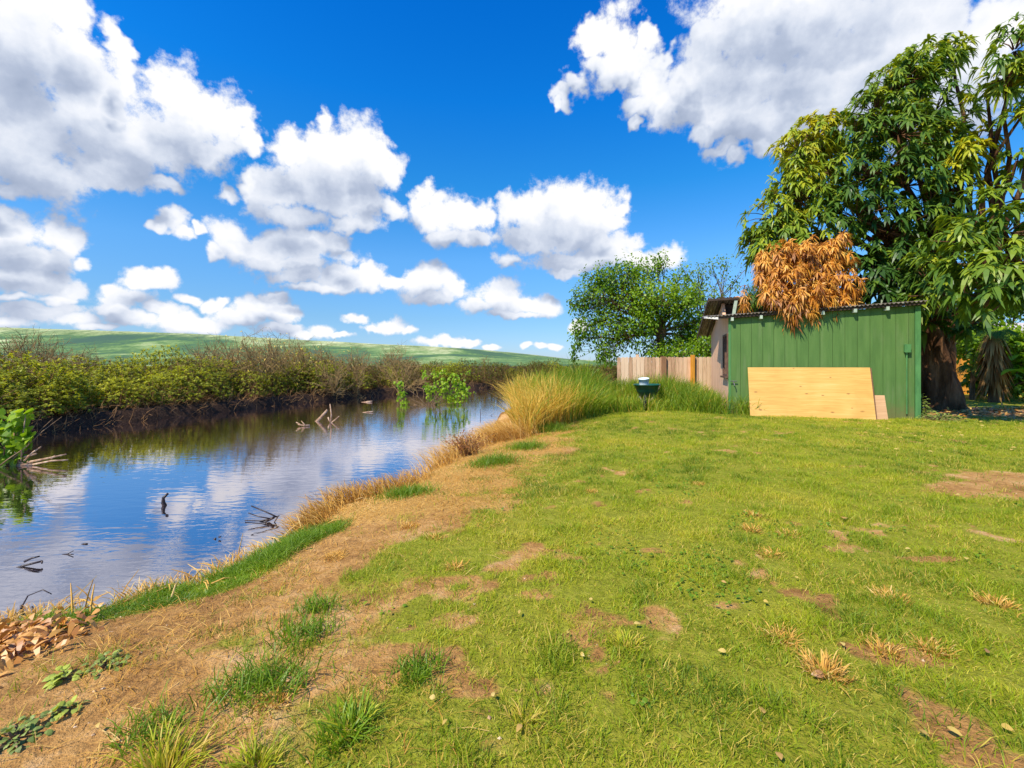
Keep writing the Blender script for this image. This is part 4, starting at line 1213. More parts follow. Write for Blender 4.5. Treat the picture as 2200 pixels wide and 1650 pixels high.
small_palm('broad palm in the shade at the right edge of the yard', 2235, 860, 15.6, 1.0, 0.09, 16, 1.0, .4, 34)
def banana(label, px, d, h, seed, nl=6, ll=1.3):
    rng = np.random.default_rng(seed)
    b_ = at(px, 850, d); b_[2] = 0
    t = thing('banana_plant', label, 'plant', b_)
    MB().tube([[0, 0, -.05], [0.02, 0, h * .5], [0.0, 0, h]], [0.10, 0.085, 0.05], 10).build('stem', M_palm, t)
    for i in range(nl):
        az = rng.random() * 6.28
        d_ = np.array([math.cos(az), math.sin(az), 0.9 + 0.5 * rng.random()]); d_ /= np.linalg.norm(d_)
        s = np.linspace(0, 1, 12)
        mid = np.array([0, 0, h * 0.92]) + d_ * (ll * s)[:, None] - np.array([0, 0, 1]) * (0.65 * ll * s ** 2.2)[:, None]
        tg = nrm(np.gradient(mid, axis=0)); sd = nrm(np.cross(tg, [0, 0, 1.0])); up_ = np.cross(sd, tg)
        w = 0.24 * np.clip(np.sin(np.clip((s - 0.14) / 0.86, 0, 1) ** 0.7 * math.pi), 0.03, 1) ** 0.6
        w[-1] = 0.01
        V = np.concatenate([mid - sd * w[:, None] + up_ * (w * .25)[:, None], mid, mid + sd * w[:, None] + up_ * (w * .25)[:, None]])
        n = len(s); e = np.arange(n - 1)
        q = np.concatenate([np.stack([e, e + 1, e + 1 + n, e + n], -1), np.stack([e + n, e + n + 1, e + 1 + 2 * n, e + 2 * n], -1)])
        MB().add(V, q, tint=0.35 + 0.5 * rng.random()).build('leaf', M_banana, t, smooth=True)
banana('banana plant with one tall upright bright leaf by the orange fence', 2172, 16.0, 1.35, 41, 6, 1.3)
banana('smaller banana plant at the right end of the orange fence', 2215, 14.6, 0.9, 42, 6, 1.1)
leafy_tree('hedge_bush', 'dark hedge bush between palm and orange fence', (18.6, 17.9, 0), 0.3, 0.05, [lob(2120, 800, 22, 26, 50, .10, 17.5), lob(2160, 820, 30, 26, 70, .06, 17.2), lob(2205, 815, 26, 26, 60, .1, 17.0)], 24, 0.12)
leafy_tree('yard_tree', 'leafy tree far behind the palms and the orange fence', (24.6, 22.5, 0), 2.4, 0.16, [lob(2080, 690, 40, 34, 80, .30, 22), lob(2140, 660, 44, 30, 100, .3, 22), lob(2200, 650, 40, 30, 90, .3, 22), lob(2040, 660, 40, 30, 80, .2, 22), lob(2110, 720, 30, 20, 40, .4, 22)], 25, 0.14)

leafy_tree('yard_bush', 'tall leafy bush screening the orange fence right of the thick trunk', (17.0, 15.8, 0), 0.5, 0.06, [lob(2120, 745, 34, 26, 90, .45, 16.4), lob(2175, 735, 34, 30, 100, .5, 16.0), lob(2205, 770, 24, 34, 80, .45, 15.8), lob(2080, 745, 22, 22, 50, .5, 17.2), lob(2100, 815, 18, 20, 40, .3, 16.8), lob(2195, 820, 28, 22, 70, .3, 15.9)], 26, 0.14)
# ---- shrubs and bare trees of the far bank
def shrub_template(seed, r=1.15, h=1.5, n=380, ti=.5, mat=M_shrub, kind='shrub', leaf=0.10):
    rng = np.random.default_rng(seed)
    st, fo = MB(), MB()
    u = rand_unit(rng, n); u[:, 2] = np.abs(u[:, 2])
    rr_ = 0.55 + 0.5 * rng.random(n) ** 0.5
    lump = 1 + 0.28 * np.sin(3 * np.arctan2(u[:, 1], u[:, 0]) + seed) * (1 - u[:, 2])
    C = u * rr_[:, None] * np.array([r, r, h]) * lump[:, None] + [0, 0, 0.12]
    for i in range(0, n, 5):
        limb(st, [0.2 * rng.normal(), 0.2 * rng.normal(), -0.25], C[i], 0.016, 0.005, rng, 0.15, 4, 5)
    k = 9
    sd = nrm(u * 0.5 + [0, 0, 0.8])
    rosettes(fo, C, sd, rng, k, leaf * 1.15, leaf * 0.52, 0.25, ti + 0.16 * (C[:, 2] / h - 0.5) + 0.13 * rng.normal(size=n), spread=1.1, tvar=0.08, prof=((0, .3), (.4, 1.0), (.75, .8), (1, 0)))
    root = bpy.data.objects.new(kind, None)
    st.build('stems', M_redtwig, root)
    fo.build('foliage', mat, root)
    return root
def bare_template(seed, h=3.0, spread=0.55, twigs=8, leaf=0.0):
    rng = np.random.default_rng(seed)
    st, fo = MB(), MB()
    tips = []
    def grow(p, d, L, r, lev):
        n = 5
        P = [p]
        for i in range(n - 1):
            d = nrm(d + rng.normal(size=3) * 0.16 + [0, 0, 0.05])
            P.append(P[-1] + d * L / (n - 1))
        P = np.array(P)
        st.tube(P, np.linspace(r, r * 0.5, n), 4 if lev else 5, rng.random(), cap=False)
        if lev >= 3:
            tips.append((P[-1], d)); return
        for i in range(3 if lev else twigs):
            a = P[rng.integers(1 if lev else 0, n)]
            grow(a, nrm(d * 0.8 + rng.normal(size=3) * spread), L * (0.55 + 0.2 * rng.random()), r * 0.60, lev + 1)
    for i in range(4):
        grow(np.array([0.15 * rng.normal(), 0.15 * rng.normal(), -0.2]), nrm(np.array([rng.normal() * 0.35, rng.normal() * 0.35, 1.0])), h * 0.62, 0.040, 0)
    root = bpy.data.objects.new('bare_tree', None)
    st.build('branches', M_goldtwig, root)
    if leaf:
        T = np.array([t[0] for t in tips]); Dn = np.array([t[1] for t in tips])
        m = rng.random(len(T)) < leaf
        fo.leaves(T[m], nrm(Dn[m] + [0, 0, -1.0]), rand_unit(rng, m.sum()), 0.12, 0.05, 0.3, rng.random(m.sum()))
        tag(fo.build('seed_pods', M_seed, root), kind='stuff')
    return root
def place(tpl, proto_used, name, pos, rz, sc, label, cat, group):
    o = tpl if not proto_used.get(tpl) else copy_tree(tpl)
    if not proto_used.get(tpl): COL.objects.link(tpl)
    proto_used[tpl] = True
    o.name = name
    o.location = tuple(float(c) for c in pos); o.rotation_euler = (0, 0, rz); o.scale = sc
    tag(o, label, cat, group)
    return o
used = {}
shr = [shrub_template(101 + i, 1.1 + 0.1 * i, 1.35 + 0.12 * i, 400, ti) for i, ti in enumerate((.56, .50, .62, .46))]
brn = [shrub_template(111 + i, 1.2, 1.6, 330, .10, M_shrub, 'brown_shrub', 0.085) for i in range(2)]
far_ = [shrub_template(121 + i, 2.0, 2.1, 260, .5, M_far, 'thicket_shrub', 0.16) for i in range(2)]
bare = [bare_template(131 + i, 3.0, 0.5, 9, 0.0 if i < 3 else 0.30) for i in range(4)]
rng = np.random.default_rng(77)
fl = np.array(FAR, float)
seg = np.hypot(*(fl[1:] - fl[:-1]).T)
cum = np.concatenate([[0], np.cumsum(seg)])
def far_pt(s, off):
    s = min(max(s, 0), cum[-1] - 1e-3)
    i = np.searchsorted(cum, s, side='right') - 1
    f = (s - cum[i]) / seg[i]
    p = fl[i] * (1 - f) + fl[i + 1] * f
    d = (fl[i + 1] - fl[i]) / seg[i]
    q = p + np.array([-d[1], d[0]]) * off
    return np.array([q[0], q[1], float(height(q[0], q[1]))])
s_start = cum[2] - 1.0
s_end = cum[-2]
s = s_start - 2
i = 0
G1 = 'green shrubs along the far bank'
while s < s_end:
    p = far_pt(s, 1.15 + 0.8 * rng.random())
    dd = p[1]
    sc = (0.62 + 0.25 * rng.random()) * (1.0 + 0.012 * max(dd - 12, 0))
    if dd < 31 or rng.random() < 0.4:
        place(shr[rng.integers(4)], used, 'shrub', p, rng.random() * 6.28, (sc, sc, sc * (0.75 + 0.3 * rng.random())), 'low bright green leafy shrub on the dark mud of the far bank', 'shrub', G1)
    else:
        place(brn[rng.integers(2)], used, 'brown_shrub', p, rng.random() * 6.28, (sc, sc, sc), 'brownish olive shrub low in the far bank thicket', 'shrub', 'brownish shrubs in the far bank thicket')
    s += (0.85 + 0.5 * rng.random()) * (1 + 0.03 * max(dd - 12, 0))
for (off0, off1, step, zs) in ((2.2, 3.4, 1.25, 1.0), (4.2, 6.0, 1.7, 1.12)):
    s = s_start - 4
    while s < s_end:
        p = far_pt(s, off0 + (off1 - off0) * rng.random())
        dd = p[1]
        sc = (0.85 + 0.3 * rng.random()) * zs
        if rng.random() < (0.78 if dd < 30 else 0.35):
            place(shr[rng.integers(4)], used, 'shrub', p, rng.random() * 6.28, (sc, sc, sc * (0.85 + 0.3 * rng.random())), 'taller green leafy shrub standing behind the front row of the far bank', 'shrub', 'green shrubs of the second row')
        else:
            place(brn[rng.integers(2)], used, 'brown_shrub', p, rng.random() * 6.28, (sc, sc, sc), 'brownish olive shrub low in the far bank thicket', 'shrub', 'brownish shrubs in the far bank thicket')
        s += step * (0.8 + 0.5 * rng.random()) * (1 + 0.02 * max(dd - 12, 0))
s = s_start - 8
while s < cum[-1] - 2:
    for off in (9, 15, 24):
        if rng.random() < 0.8:
            p = far_pt(s + 2 * rng.random(), off + 3 * rng.random())
            sc = 0.7 + 0.3 * rng.random() + 0.006 * off
            place(far_[rng.integers(2)], used, 'thicket_shrub', p, rng.random() * 6.28, (sc, sc, sc * 0.8), 'dull olive shrub far back in the thicket across the river', 'shrub', 'olive shrubs far back in the thicket')
    s += 4.2
for (px, d, top, j) in [(35,19,715,0),(90,18,706,1),(140,17,712,2),(62,24,716,1),(180,20,735,0),(215,17.5,745,2),(430,21,724,0),(455,23,714,2),(485,20,722,1),(520,22,708,0),(545,20,720,3),(575,24,712,2),(600,21,716,3),(640,24,724,1),(665,22,732,3),(690,26,735,0),(720,25,738,3),(750,27,742,2),(780,28,748,3),(850,30,735,1),(838,32,745,0),(870,31,752,2),(320,18,765,1),(390,19,758,0),(910,34,760,2),(960,36,765,0),(1040,42,762,1),(1080,44,768,2),(1150,46,772,0),(1195,44,770,2),(260,22,748,2),(10,17,735,2),(440,18,730,1),(500,18.5,716,2),(555,18.5,716,3),(620,20,728,3),(50,14,712,1),(120,14,718,0),(80,15,722,2),(420,16,738,0),(715,21,744,0),(765,23,748,1),(860,26,742,0),(845,27,750,1)]:
    d = d + 5.0
    p = at(px, 785, d); p[2] = float(height(p[0], p[1]))
    topz = EYE + (HZ - top) * d / 978
    sc = (topz - p[2]) / 3.25
    if j == 3: place(bare[3], used, 'bare_tree', p, rng.random() * 6.28, (sc, sc, sc), 'leafless brown tree dotted with yellow seed pods across the river', 'tree', 'bare trees with yellow pods')
    else: place(bare[j], used, 'bare_tree', p, rng.random() * 6.28, (sc * .9, sc * .9, sc), 'leafless twiggy brown tree rising above the far bank shrubs', 'tree', 'leafless trees above the shrubs')
# brushwood and roots along the foot of the far bank
br = MB()
n = 2600
S_ = s_start - 2 + (s_end - s_start) * rng.random(n) ** 1.5
for s_ in S_:
    p = far_pt(s_, -0.12 + 1.3 * rng.random())
    L = 0.25 + 0.5 * rng.random()
    d = nrm(np.array([rng.normal() * .8, rng.normal() * .8, 0.25 + 0.8 * rng.random()]))
    m_ = p + d * L * .5 + rng.normal(size=3) * 0.06
    br.tube([p - [0, 0, 0.05], m_, p + d * L + [0, 0, -0.1 * L]], [0.009, 0.007, 0.003], 3, rng.random(), cap=False)
tag(br.build('brushwood', M_redtwig), 'tangle of brown dead brushwood and roots along the muddy foot of the far bank', 'brushwood', kind='stuff')

# ------------------------------------------------------------------ grass
M_grass = leaf_mat('lawn_blade', [(0.0, (0.13, 0.21, 0.006)), (0.3, (0.27, 0.355, 0.010)), (0.6, (0.44, 0.475, 0.015)), (0.8, (0.58, 0.49, 0.045)), (1.0, (0.70, 0.48, 0.12))], 0.40, 0.03, 0.5, vary=0.0, tcol=(1.15, 1.15, 0.5))
M_lush = leaf_mat('lush_blade', [(0.0, (0.075, 0.16, 0.008)), (0.5, (0.165, 0.29, 0.012)), (1.0, (0.30, 0.42, 0.02))], 0.42, 0.03, 0.45, vary=0.0)
M_tall = leaf_mat('tall_blade', [(0.0, (0.085, 0.16, 0.008)), (0.4, (0.19, 0.31, 0.012)), (0.62, (0.36, 0.44, 0.02)), (0.8, (0.62, 0.42, 0.05)), (1.0, (0.82, 0.55, 0.12))], 0.42, 0.03, 0.5, vary=0.0, tcol=(1.15, 1.05, 0.5))
M_straw = leaf_mat('dry_straw', [(0.0, (0.18, 0.080, 0.018)), (0.4, (0.46, 0.235, 0.050)), (0.7, (0.68, 0.40, 0.095)), (1.0, (0.78, 0.56, 0.22))], 0.2, 0.0, vary=0.0)
M_litter = leaf_mat('fallen_leaf_brown', [(0.0, (0.26, 0.09, 0.018)), (0.4, (0.58, 0.25, 0.035)), (0.7, (0.72, 0.39, 0.07)), (1.0, (0.74, 0.52, 0.16))], 0.15, 0.08, 0.5)

rng = np.random.default_rng(301)
def sample_view(n, d0, d1, power, margin=1.5):
    """random spots on the lawn, denser near the house end of the path where one stands"""
    u = rng.random(n)
    e = 1 - power
    d = (d0 ** e + u * (d1 ** e - d0 ** e)) ** (1 / e)
    x = (rng.random(n) * 2 - 1) * (1.18 * d + margin)
    return x, d
def settle(x, y, dz=-0.006): return np.stack([x, y, height(x, y) + dz], -1)

N = 860000
x, y = sample_view(N, 1.0, 13.5, 0.15)
cov = lawn_cover(x, y) * (sd_near(x, y) > 0.0)
inshed = ((x - SHO[0]) * math.cos(SA) + (y - SHO[1]) * math.sin(SA) > -0.02) & (-(x - SHO[0]) * math.sin(SA) + (y - SHO[1]) * math.cos(SA) > -0.02)
m = (rng.random(N) < cov * (0.75 + 0.25 * sstep(0.35, 0.6, fbm(x, y, 9.0, 2, 91)))) & ~inshed
x, y = x[m], y[m]
clump = fbm(x, y, 6.0, 3, 93)
hue = fbm(x, y, 0.55, 3, 94)
hue2 = fbm(x, y, 3.0, 2, 96)
n = len(x)
scale = 1.0 + 0.09 * np.maximum(y - 1.5, 0)
H = (0.010 + 0.098 * clump ** 2.0) * (0.6 + 0.8 * rng.random(n)) * (1 + 0.02 * y)
tint = 0.36 + 0.8 * (hue - 0.5) + 0.8 * (hue2 - 0.5) - 0.35 * (clump - 0.5) + 0.12 * rng.normal(size=n)
tint = tint - 0.10 * sstep(4.5, 1.5, y)
dry = rng.random(n) < (0.09 + 0.22 * sstep(0.5, 0.66, fbm(x, y, 2.2, 3, 95)))
tint = np.where(dry, 0.8 + 0.2 * rng.random(n), np.clip(tint, 0, 0.82))
gm = MB()
blades(gm, settle(x, y), H, 0.0034 * scale * (0.7 + 0.6 * rng.random(n)), rng, 0.75, 0.8, tint)
tag(gm.build('lawn_grass', M_grass), 'short patchy yellow green turf covering the yard up to the shed', 'grass', kind='stuff')

# dry grass lying on the bare soil
N = 130000
x, y = sample_view(N, 1.0, 11, 0.3)
s_ = side_dist(LAWN, x, y); sn = sd_near(x, y)
gold = sstep(3.4, 4.6, y) * sstep(0.7, -0.1, s_)
pr = (sn > 0.0) * sstep(1.2, -0.2, s_) * np.clip(0.05 + 0.9 * gold + 0.4 * sstep(0.50, 0.62, fbm(x, y, 2.1, 3, 97)), 0, 1)
m = rng.random(N) < pr
x, y = x[m], y[m]; n = len(x)
sm = MB()
hd = 2.4 + 1.3 * rng.normal(size=n)
blades(sm, settle(x, y, 0.002), (0.018 + 0.03 * rng.random(n)) * (1 + 0.03 * y), 0.0030 * (1 + 0.1 * y), rng, 3.2, 1.6, np.clip(0.55 + 0.8 * (fbm(x, y, 2.5, 3, 98) - 0.5) + 0.15 * rng.normal(size=n), 0, 1), hd)
tag(sm.build('dry_grass', M_straw), 'matted golden dry grass lying on the bare soil beside the river', 'grass', kind='stuff')

# lush strip on the lip of the bank
N = 90000
x = -3.4 + 2.2 * rng.random(N); y = 1.6 + 3.2 * rng.random(N)
m = rng.random(N) < strip_cover(x, y)
x, y = x[m], y[m]; n = len(x)
lm = MB()
blades(lm, settle(x, y), (0.02 + 0.17 * fbm(x, y, 4.0, 3, 99) ** 2.0) * (0.6 + 0.7 * rng.random(n)), 0.0042, rng, 0.8, 1.0, np.clip(0.5 + 1.2 * (fbm(x, y, 3.0, 2, 100) - 0.5) + 0.15 * rng.normal(size=n), 0, 1), segs=3)
# small lush patches further along the lip
for (px, py, r, k) in [(875,1062,.22,900),(1060,1000,.28,1100),(1130,970,.26,900),(1175,930,.40,1500),(330,1560,.10,160),(560,1465,.16,500),(650,1350,.14,300),(900,1440,.09,200),(680,1290,.10,200)]:
    c = gnd(px, py, -0.12 if px > 700 and py < 1100 else -0.02)
    xx = c[0] + r * rng.normal(size=k) * .6; yy = c[1] + r * rng.normal(size=k) * .5
    blades(lm, settle(xx, yy), 0.06 + 0.12 * rng.random(k) * (r / .25), 0.005, rng, 0.7, 0.9, np.clip(0.5 + 0.2 * rng.normal(size=k), 0, 1), segs=3)
tag(lm.build('bank_grass', M_lush), 'lush bright green grass along the lip of the near bank', 'grass', kind='stuff')

# tall grass by the fence, golden towards the river
def in_poly(poly, x, y):
    c = np.zeros(x.shape, bool)
    for (ax, ay), (bx, by) in zip(poly, poly[1:] + poly[:1]):
        hit = ((ay > y) != (by > y)) & (x < (bx - ax) * (y - ay) / (by - ay + 1e-12) + ax)
        c ^= hit
    return c
TG = [(0.05, 9.4), (0.30, 8.6), (1.0, 9.8), (2.6, 12.0), (4.4, 12.3), (5.4, 11.55), (6.15, 11.25), (6.1, 11.5), (5.65, 11.8), (6.6, 15.4), (6.6, 16.8), (0.3, 16.8), (0.1, 14)]
N = 60000
x = -0.5 + 7.3 * rng.random(N); y = 8.3 + 8.6 * rng.random(N)
dens = fbm(x, y, 1.6, 3, 111)
m = in_poly(TG, x, y) & (rng.random(N) < 0.25 + 1.3 * sstep(0.35, 0.6, dens)) & (np.hypot(x - bp_[0], y - bp_[1]) > 0.42)
x, y = x[m], y[m]; n = len(x)
Hh = np.interp(x, [-0.5, 0.2, 1.6, 2.3, 3.0, 4.2, 4.7, 5.4, 6.2], [1.0, 1.28, 1.36, 1.08, 0.62, 0.56, 0.85, 0.85, 0.55])
Hh = np.where((y > 14.2) & (x > 2.0), Hh * 0.9 + 0.45, Hh) * (0.45 + 0.85 * fbm(x, y, 0.9, 3, 112)) * (0.6 + 0.5 * rng.random(n))
gold = sstep(2.2, 0.5, x + 0.9 * (fbm(x, y, 1.2, 2, 113) - 0.5) + 0.14 * (y - 9))
tt = np.where(rng.random(n) < gold * 0.9, 0.78 + 0.18 * rng.random(n), 0.40 + 0.55 * (fbm(x, y, 1.0, 3, 114) - 0.5) + 0.12 * rng.normal(size=n))
tt = np.where(rng.random(n) < 0.06, 0.9, tt)
tgm = MB()
blades(tgm, settle(x, y, -0.02), Hh, 0.013 * (0.7 + 0.6 * rng.random(n)), rng, 0.34, 0.75, np.clip(tt, 0, 1), segs=5)
tag(tgm.build('tall_grass', M_tall), 'tall uncut grass, golden at the river end and green before the fence', 'grass', kind='stuff')

# dead reeds hanging over the bank
dm = MB()
def reed_mat_(p0, p1, k, H, width, head, tmean=0.6, lean=0.9, curve=1.1):
    t = rng.random(k)
    P = np.asarray(p0) * (1 - t[:, None]) + np.asarray(p1) * t[:, None]
    xx = P[:, 0] + width * rng.normal(size=k); yy = P[:, 1] + width * rng.normal(size=k)
    blades(dm, settle(xx, yy), H * (0.4 + 0.8 * rng.random(k)), 0.007, rng, lean, curve, np.clip(tmean + 0.2 * rng.normal(size=k), 0, 1), head + 0.7 * rng.normal(size=k), segs=4)
reed_mat_((-1.9, 4.15), (-1.95, 4.7), 700, 0.20, 0.10, 3.4)
reed_mat_((-1.95, 4.75), (-1.35, 5.7), 1300, 0.25, 0.13, 2.8, 0.5)
reed_mat_((-1.5, 5.6), (-1.15, 6.1), 300, 0.20, 0.10, 2.6, 0.45)
reed_mat_((-1.2, 6.7), (-0.75, 8.2), 1300, 0.36, 0.16, 2.7, 0.62)
reed_mat_((-0.65, 8.2), (-0.2, 10.5), 1600, 0.34, 0.16, 2.7, 0.66)
reed_mat_((-0.40, 8.6), (0.35, 8.7), 900, 0.42, 0.15, 3.6, 0.7)
reed_mat_((-3.2, 2.45), (-2.70, 2.78), 420, 0.13, 0.06, 2.4, 0.68, 0.8, 1.2)
reed_mat_((-2.5, 2.95), (-2.0, 3.7), 500, 0.13, 0.05, 2.6, 0.75, 1.2, 0.8)
for k in range(110):   # broken stalks pointing every way
    t = rng.random()
    q = np.array(NEAR[5:12])[rng.integers(6)] + 0.16 * rng.normal(size=2)
    z = float(height(*q))
    L = 0.10 + 0.18 * rng.random()
    d = nrm(np.array([-0.5 + .7 * rng.normal(), 0.5 + .7 * rng.normal(), 0.25 + .3 * rng.normal()]))
    a = np.array([q[0], q[1], z + 0.02])
    dm.tube([a, a + d * L * .5 + [0, 0, .02], a + d * L], [0.005, 0.0045, 0.002], 4, 0.4 + 0.6 * rng.random(), cap=False)
tag(dm.build('dead_reeds', M_straw), 'straw coloured dead reeds slumped over the edge of the near bank', 'reeds', kind='stuff')

# ------------------------------------------------------------------ single tufts, weeds and fallen leaves on the lawn
def tuft(label, px, py, H, r, k, mat, ti, wdt=0.006, lean=0.9, curve=0.9, name='dry_tuft', group=None):
    c = gnd(px, py, 0.0)
    c[2] = float(height(c[0], c[1]))
    r = min(r, .07) if name == 'dry_tuft' else r * .9
    b_ = MB()
    P = np.stack([r * .5 * rng.normal(size=k).clip(-1.8, 1.8), r * .5 * rng.normal(size=k), np.full(k, -0.004)], -1)
    H = H * .55
    az = np.arctan2(P[:, 1], P[:, 0]) + 0.6 * rng.normal(size=k)
    blades(b_, P, H * (0.5 + 0.7 * rng.random(k)), wdt, rng, lean, curve, np.clip(ti + 0.18 * rng.normal(size=k), 0, 1), az, segs=4)
    o = b_.build(name, mat)
    o.location = tuple(c)
    return tag(o, label, 'grass tuft', group)
GD_ = 'dry tufts on the lawn'
for (px, py, H, r, k, lb) in [(1612,1140,.09,.08,90,'small pale dry tuft alone on the mown turf'),(1618,1108,.08,.12,110,'wide flat dry tuft beyond the pale leaf'),(1692,1150,.09,.09,90,'dry tuft left of the tan heart leaf'),
    (1655,1192,.08,.09,80,'straw tuft nearest the middle of the lawn'),(980,1208,.08,.06,90,'dry straw tuft on the lawn edge by the golden bank'),(1678,1370,.10,.07,130,'upright bleached tuft in green turf'),
    (1770,1445,.12,.09,190,'largest orange dry tuft with a rusty leaf under it'),(1895,1395,.09,.08,110,'straw tuft beside the bare patch on its left'),(2005,1395,.10,.09,130,'straw tuft beside the bare patch on its right'),
    (1915,1285,.07,.11,120,'low golden tuft in the shorter grass'),(2140,1300,.09,.12,130,'golden tuft close to the right edge of the lawn'),(590,1490,.06,.13,160,'flat straw tuft on the brown soil'),
    (720,1165,.07,.10,200,'golden dry tuft on the bank soil'),(880,1110,.07,.10,220,'long pale dry tuft across the golden bank'),(1270,1052,.07,.10,80,'small dry tuft far up the lawn'),(1500,1040,.07,.10,80,'faint dry tuft near the middle of the far lawn'),(935,1140,.07,.1,100,'short golden tuft right of the long pale one')]:
    tuft(lb, px, py, H, r, k, M_straw, .62, group=GD_)
tuft('big bright green coarse tuft at the bottom of the picture', 745, 1560, .14, .10, 260, M_lush, .7, .007, 0.6, 0.9, 'green_tuft')
tuft('spiky yellow green tuft with splayed blades on brown soil', 350, 1640, .20, .10, 240, M_grass, .68, .006, 0.7, 0.9, 'green_tuft')
tuft('star shaped green tuft with a straw base', 765, 1545, .12, .05, 60, M_grass, .55, .008, 1.2, 0.7, 'green_tuft')
tuft('coarse green tuft between two soil patches', 1345, 1385, .09, .08, 160, M_grass, .72, .006, 0.7, 0.9, 'green_tuft')
tuft('straw coloured tuft low among the foreground grass', 1125, 1545, .10, .06, 110, M_grass, .80, .005, 0.9, 0.9, 'green_tuft')
tuft('soft green tuft alone on the soil left of centre', 895, 1450, .08, .05, 130, M_lush, .6, .005, 0.6, 0.8, 'green_tuft')
tuft('yellow green tuft leaning out over the soil', 550, 1635, .13, .07, 140, M_grass, .6, .006, 0.7, 0.9, 'green_tuft')

M_fleaf = leaf_mat('fallen_leaf', [(0.0, (0.24, 0.10, 0.03)), (0.35, (0.44, 0.23, 0.07)), (0.65, (0.54, 0.37, 0.06)), (1.0, (0.58, 0.43, 0.13))], 0.15, 0.08, 0.4, vary=0)
def fallen(label, px, py, L, wr, ti, ang=None, name='fallen_leaf', group='fallen leaves on the lawn', lift=0.026, curl=0.10):
    L = L * .48
    c = gnd(px, py, 0.0); c[2] = float(height(c[0], c[1])) + lift
    a = rng.random() * 6.28 if ang is None else ang
    b_ = MB()
    b_.leaves([[0, 0, 0]], [[math.cos(a), math.sin(a), curl]], [[rng.normal() * .3, -0.5 + rng.normal() * .2, 1]], L, L * wr, curl * 1.4, ti, prof=((0, .2), (.15, .7), (.35, 1), (.6, .85), (.85, .4), (1, 0)), fold=0.16)
    o = b_.build(name, M_fleaf)
    o.location = tuple(c)
    return tag(o, label, 'leaf', group)
for (px, py, L, wr, ti, lb) in [(1815,1122,.13,.75,.4,'tan heart shaped leaf standing on the grass'),(1115,1325,.09,.32,.66,'curled yellow leaf in the middle of the foreground turf'),(1272,1293,.05,.8,.8,'pale round leaf above a soil spot'),
    (1218,1366,.045,.7,.7,'yellowish round leaf in foreground turf'),(1247,1410,.05,.7,.72,'yellow leaf on the near grass'),(1395,1342,.12,.22,.8,'long pale curved leaf on the grass'),(1362,1348,.07,.5,.85,'whitish crumpled leaf beside the long curved one'),
    (612,1455,.09,.5,.35,'tan pointed leaf on the brown soil'),(2042,993,.13,.5,.8,'cream leaf at the edge of the bare earth'),(2062,1068,.09,.4,.85,'pale leaf on the bare earth at right'),(1900,950,.16,.35,.75,'long yellow leaf lying in the far grass'),
    (2145,937,.14,.55,.72,'yellow leaf standing under the tree crown'),(2095,943,.13,.4,.68,'flat yellow leaf under the tree crown'),(1955,1186,.07,.5,.85,'cream leaf beside the dark soil crack'),(2075,1207,.07,.8,.75,'round yellow leaf on the right of the lawn'),
    (1750,1260,.05,.5,.3,'brown curled leaf in the grass'),(1550,1255,.06,.5,.45,'small tan leaf left of the dry tufts'),(1640,1300,.05,.8,.7,'pale yellow round leaf near the soil spot'),(1808,1390,.06,.7,.85,'cream round leaf below the bare patch'),
    (1560,1410,.07,.6,.8,'two-lobed pale leaf in the left grass'),(1640,1545,.07,.6,.5,'tan round leaf low in the foreground'),(1670,1630,.06,.8,.45,'brown yellow leaf at the bottom edge'),(1975,1580,.07,.6,.5,'tan leaf by the bottom right soil'),(2035,1575,.09,.5,.75,'pale pointed leaf at the bottom right'),
    (2150,1570,.07,.7,.6,'round tan leaf in the bottom right corner'),(2120,1415,.08,.5,.2,'dark brown curled leaf on bare soil'),(1770,1462,.10,.6,.15,'rusty orange leaf under the largest dry tuft'),(1120,1565,.08,.5,.5,'tan leaf above the bottom soil patch'),(1060,1505,.05,.7,.85,'cream leaf on the grey soil patch'),
    (935,1505,.05,.8,.85,'pale leaf on the soil left of centre'),(960,1555,.06,.5,.6,'tan leaf folded on the soil'),(250,1580,.05,.5,.55,'small leaf on the brown foreground soil'),(210,1540,.05,.6,.7,'pale leaf on the left foreground soil'),(1735,905,.10,.5,.7,'yellow leaf just in front of the plywood'),
    (1665,910,.09,.6,.75,'round yellow leaf in front of the plywood'),(1870,928,.10,.5,.8,'pale leaf before the plywood offcut'),(1960,1015,.10,.4,.4,'tan leaf by the edge of bare earth'),(1715,1250,.05,.6,.75,'cream leaf between the dry tufts')]:
    fallen(lb, px, py, L, wr, ti)
GY_ = 'yellow leaves under the big tree'
for k in range(46):
    px, py = 1830 + 380 * rng.random(), 905 + 70 * rng.random() ** 1.3
    fallen('small yellow leaf scattered on the grass under the big tree', px, py, .11 + .06 * rng.random(), .45, .55 + .4 * rng.random(), group=GY_)
# litter at the foot of the big tree
lt = MB()
k = 1500
r_ = 0.6 + 3.2 * rng.random(k); a_ = -2.6 + 3.0 * rng.random(k)
P = np.stack([12.4 + r_ * 1.35 * np.cos(a_), 13.2 + r_ * 0.75 * np.sin(a_)], -1)
P = np.concatenate([P, np.full((k, 1), 0.0)], 1); P[:, 2] = height(P[:, 0], P[:, 1]) + 0.015
d = rand_unit(rng, k) * [1, 1, .3]
lt.leaves(P, d, rand_unit(rng, k) * .4 + [0, 0, 1], .16, .05, .2, rng.random(k))
tag(lt.build('leaf_litter', M_litter), 'brown leaf litter spread round the foot of the big dark trunk', 'leaf litter', kind='stuff')
lt = MB()
k = 800
P = np.stack([-2.60 + 0.17 * rng.normal(size=k), 2.26 + 0.14 * rng.normal(size=k), np.zeros(k)], -1)
P[:, 2] = np.maximum(height(P[:, 0], P[:, 1]), -0.5) + 0.01 + 0.07 * rng.random(k)
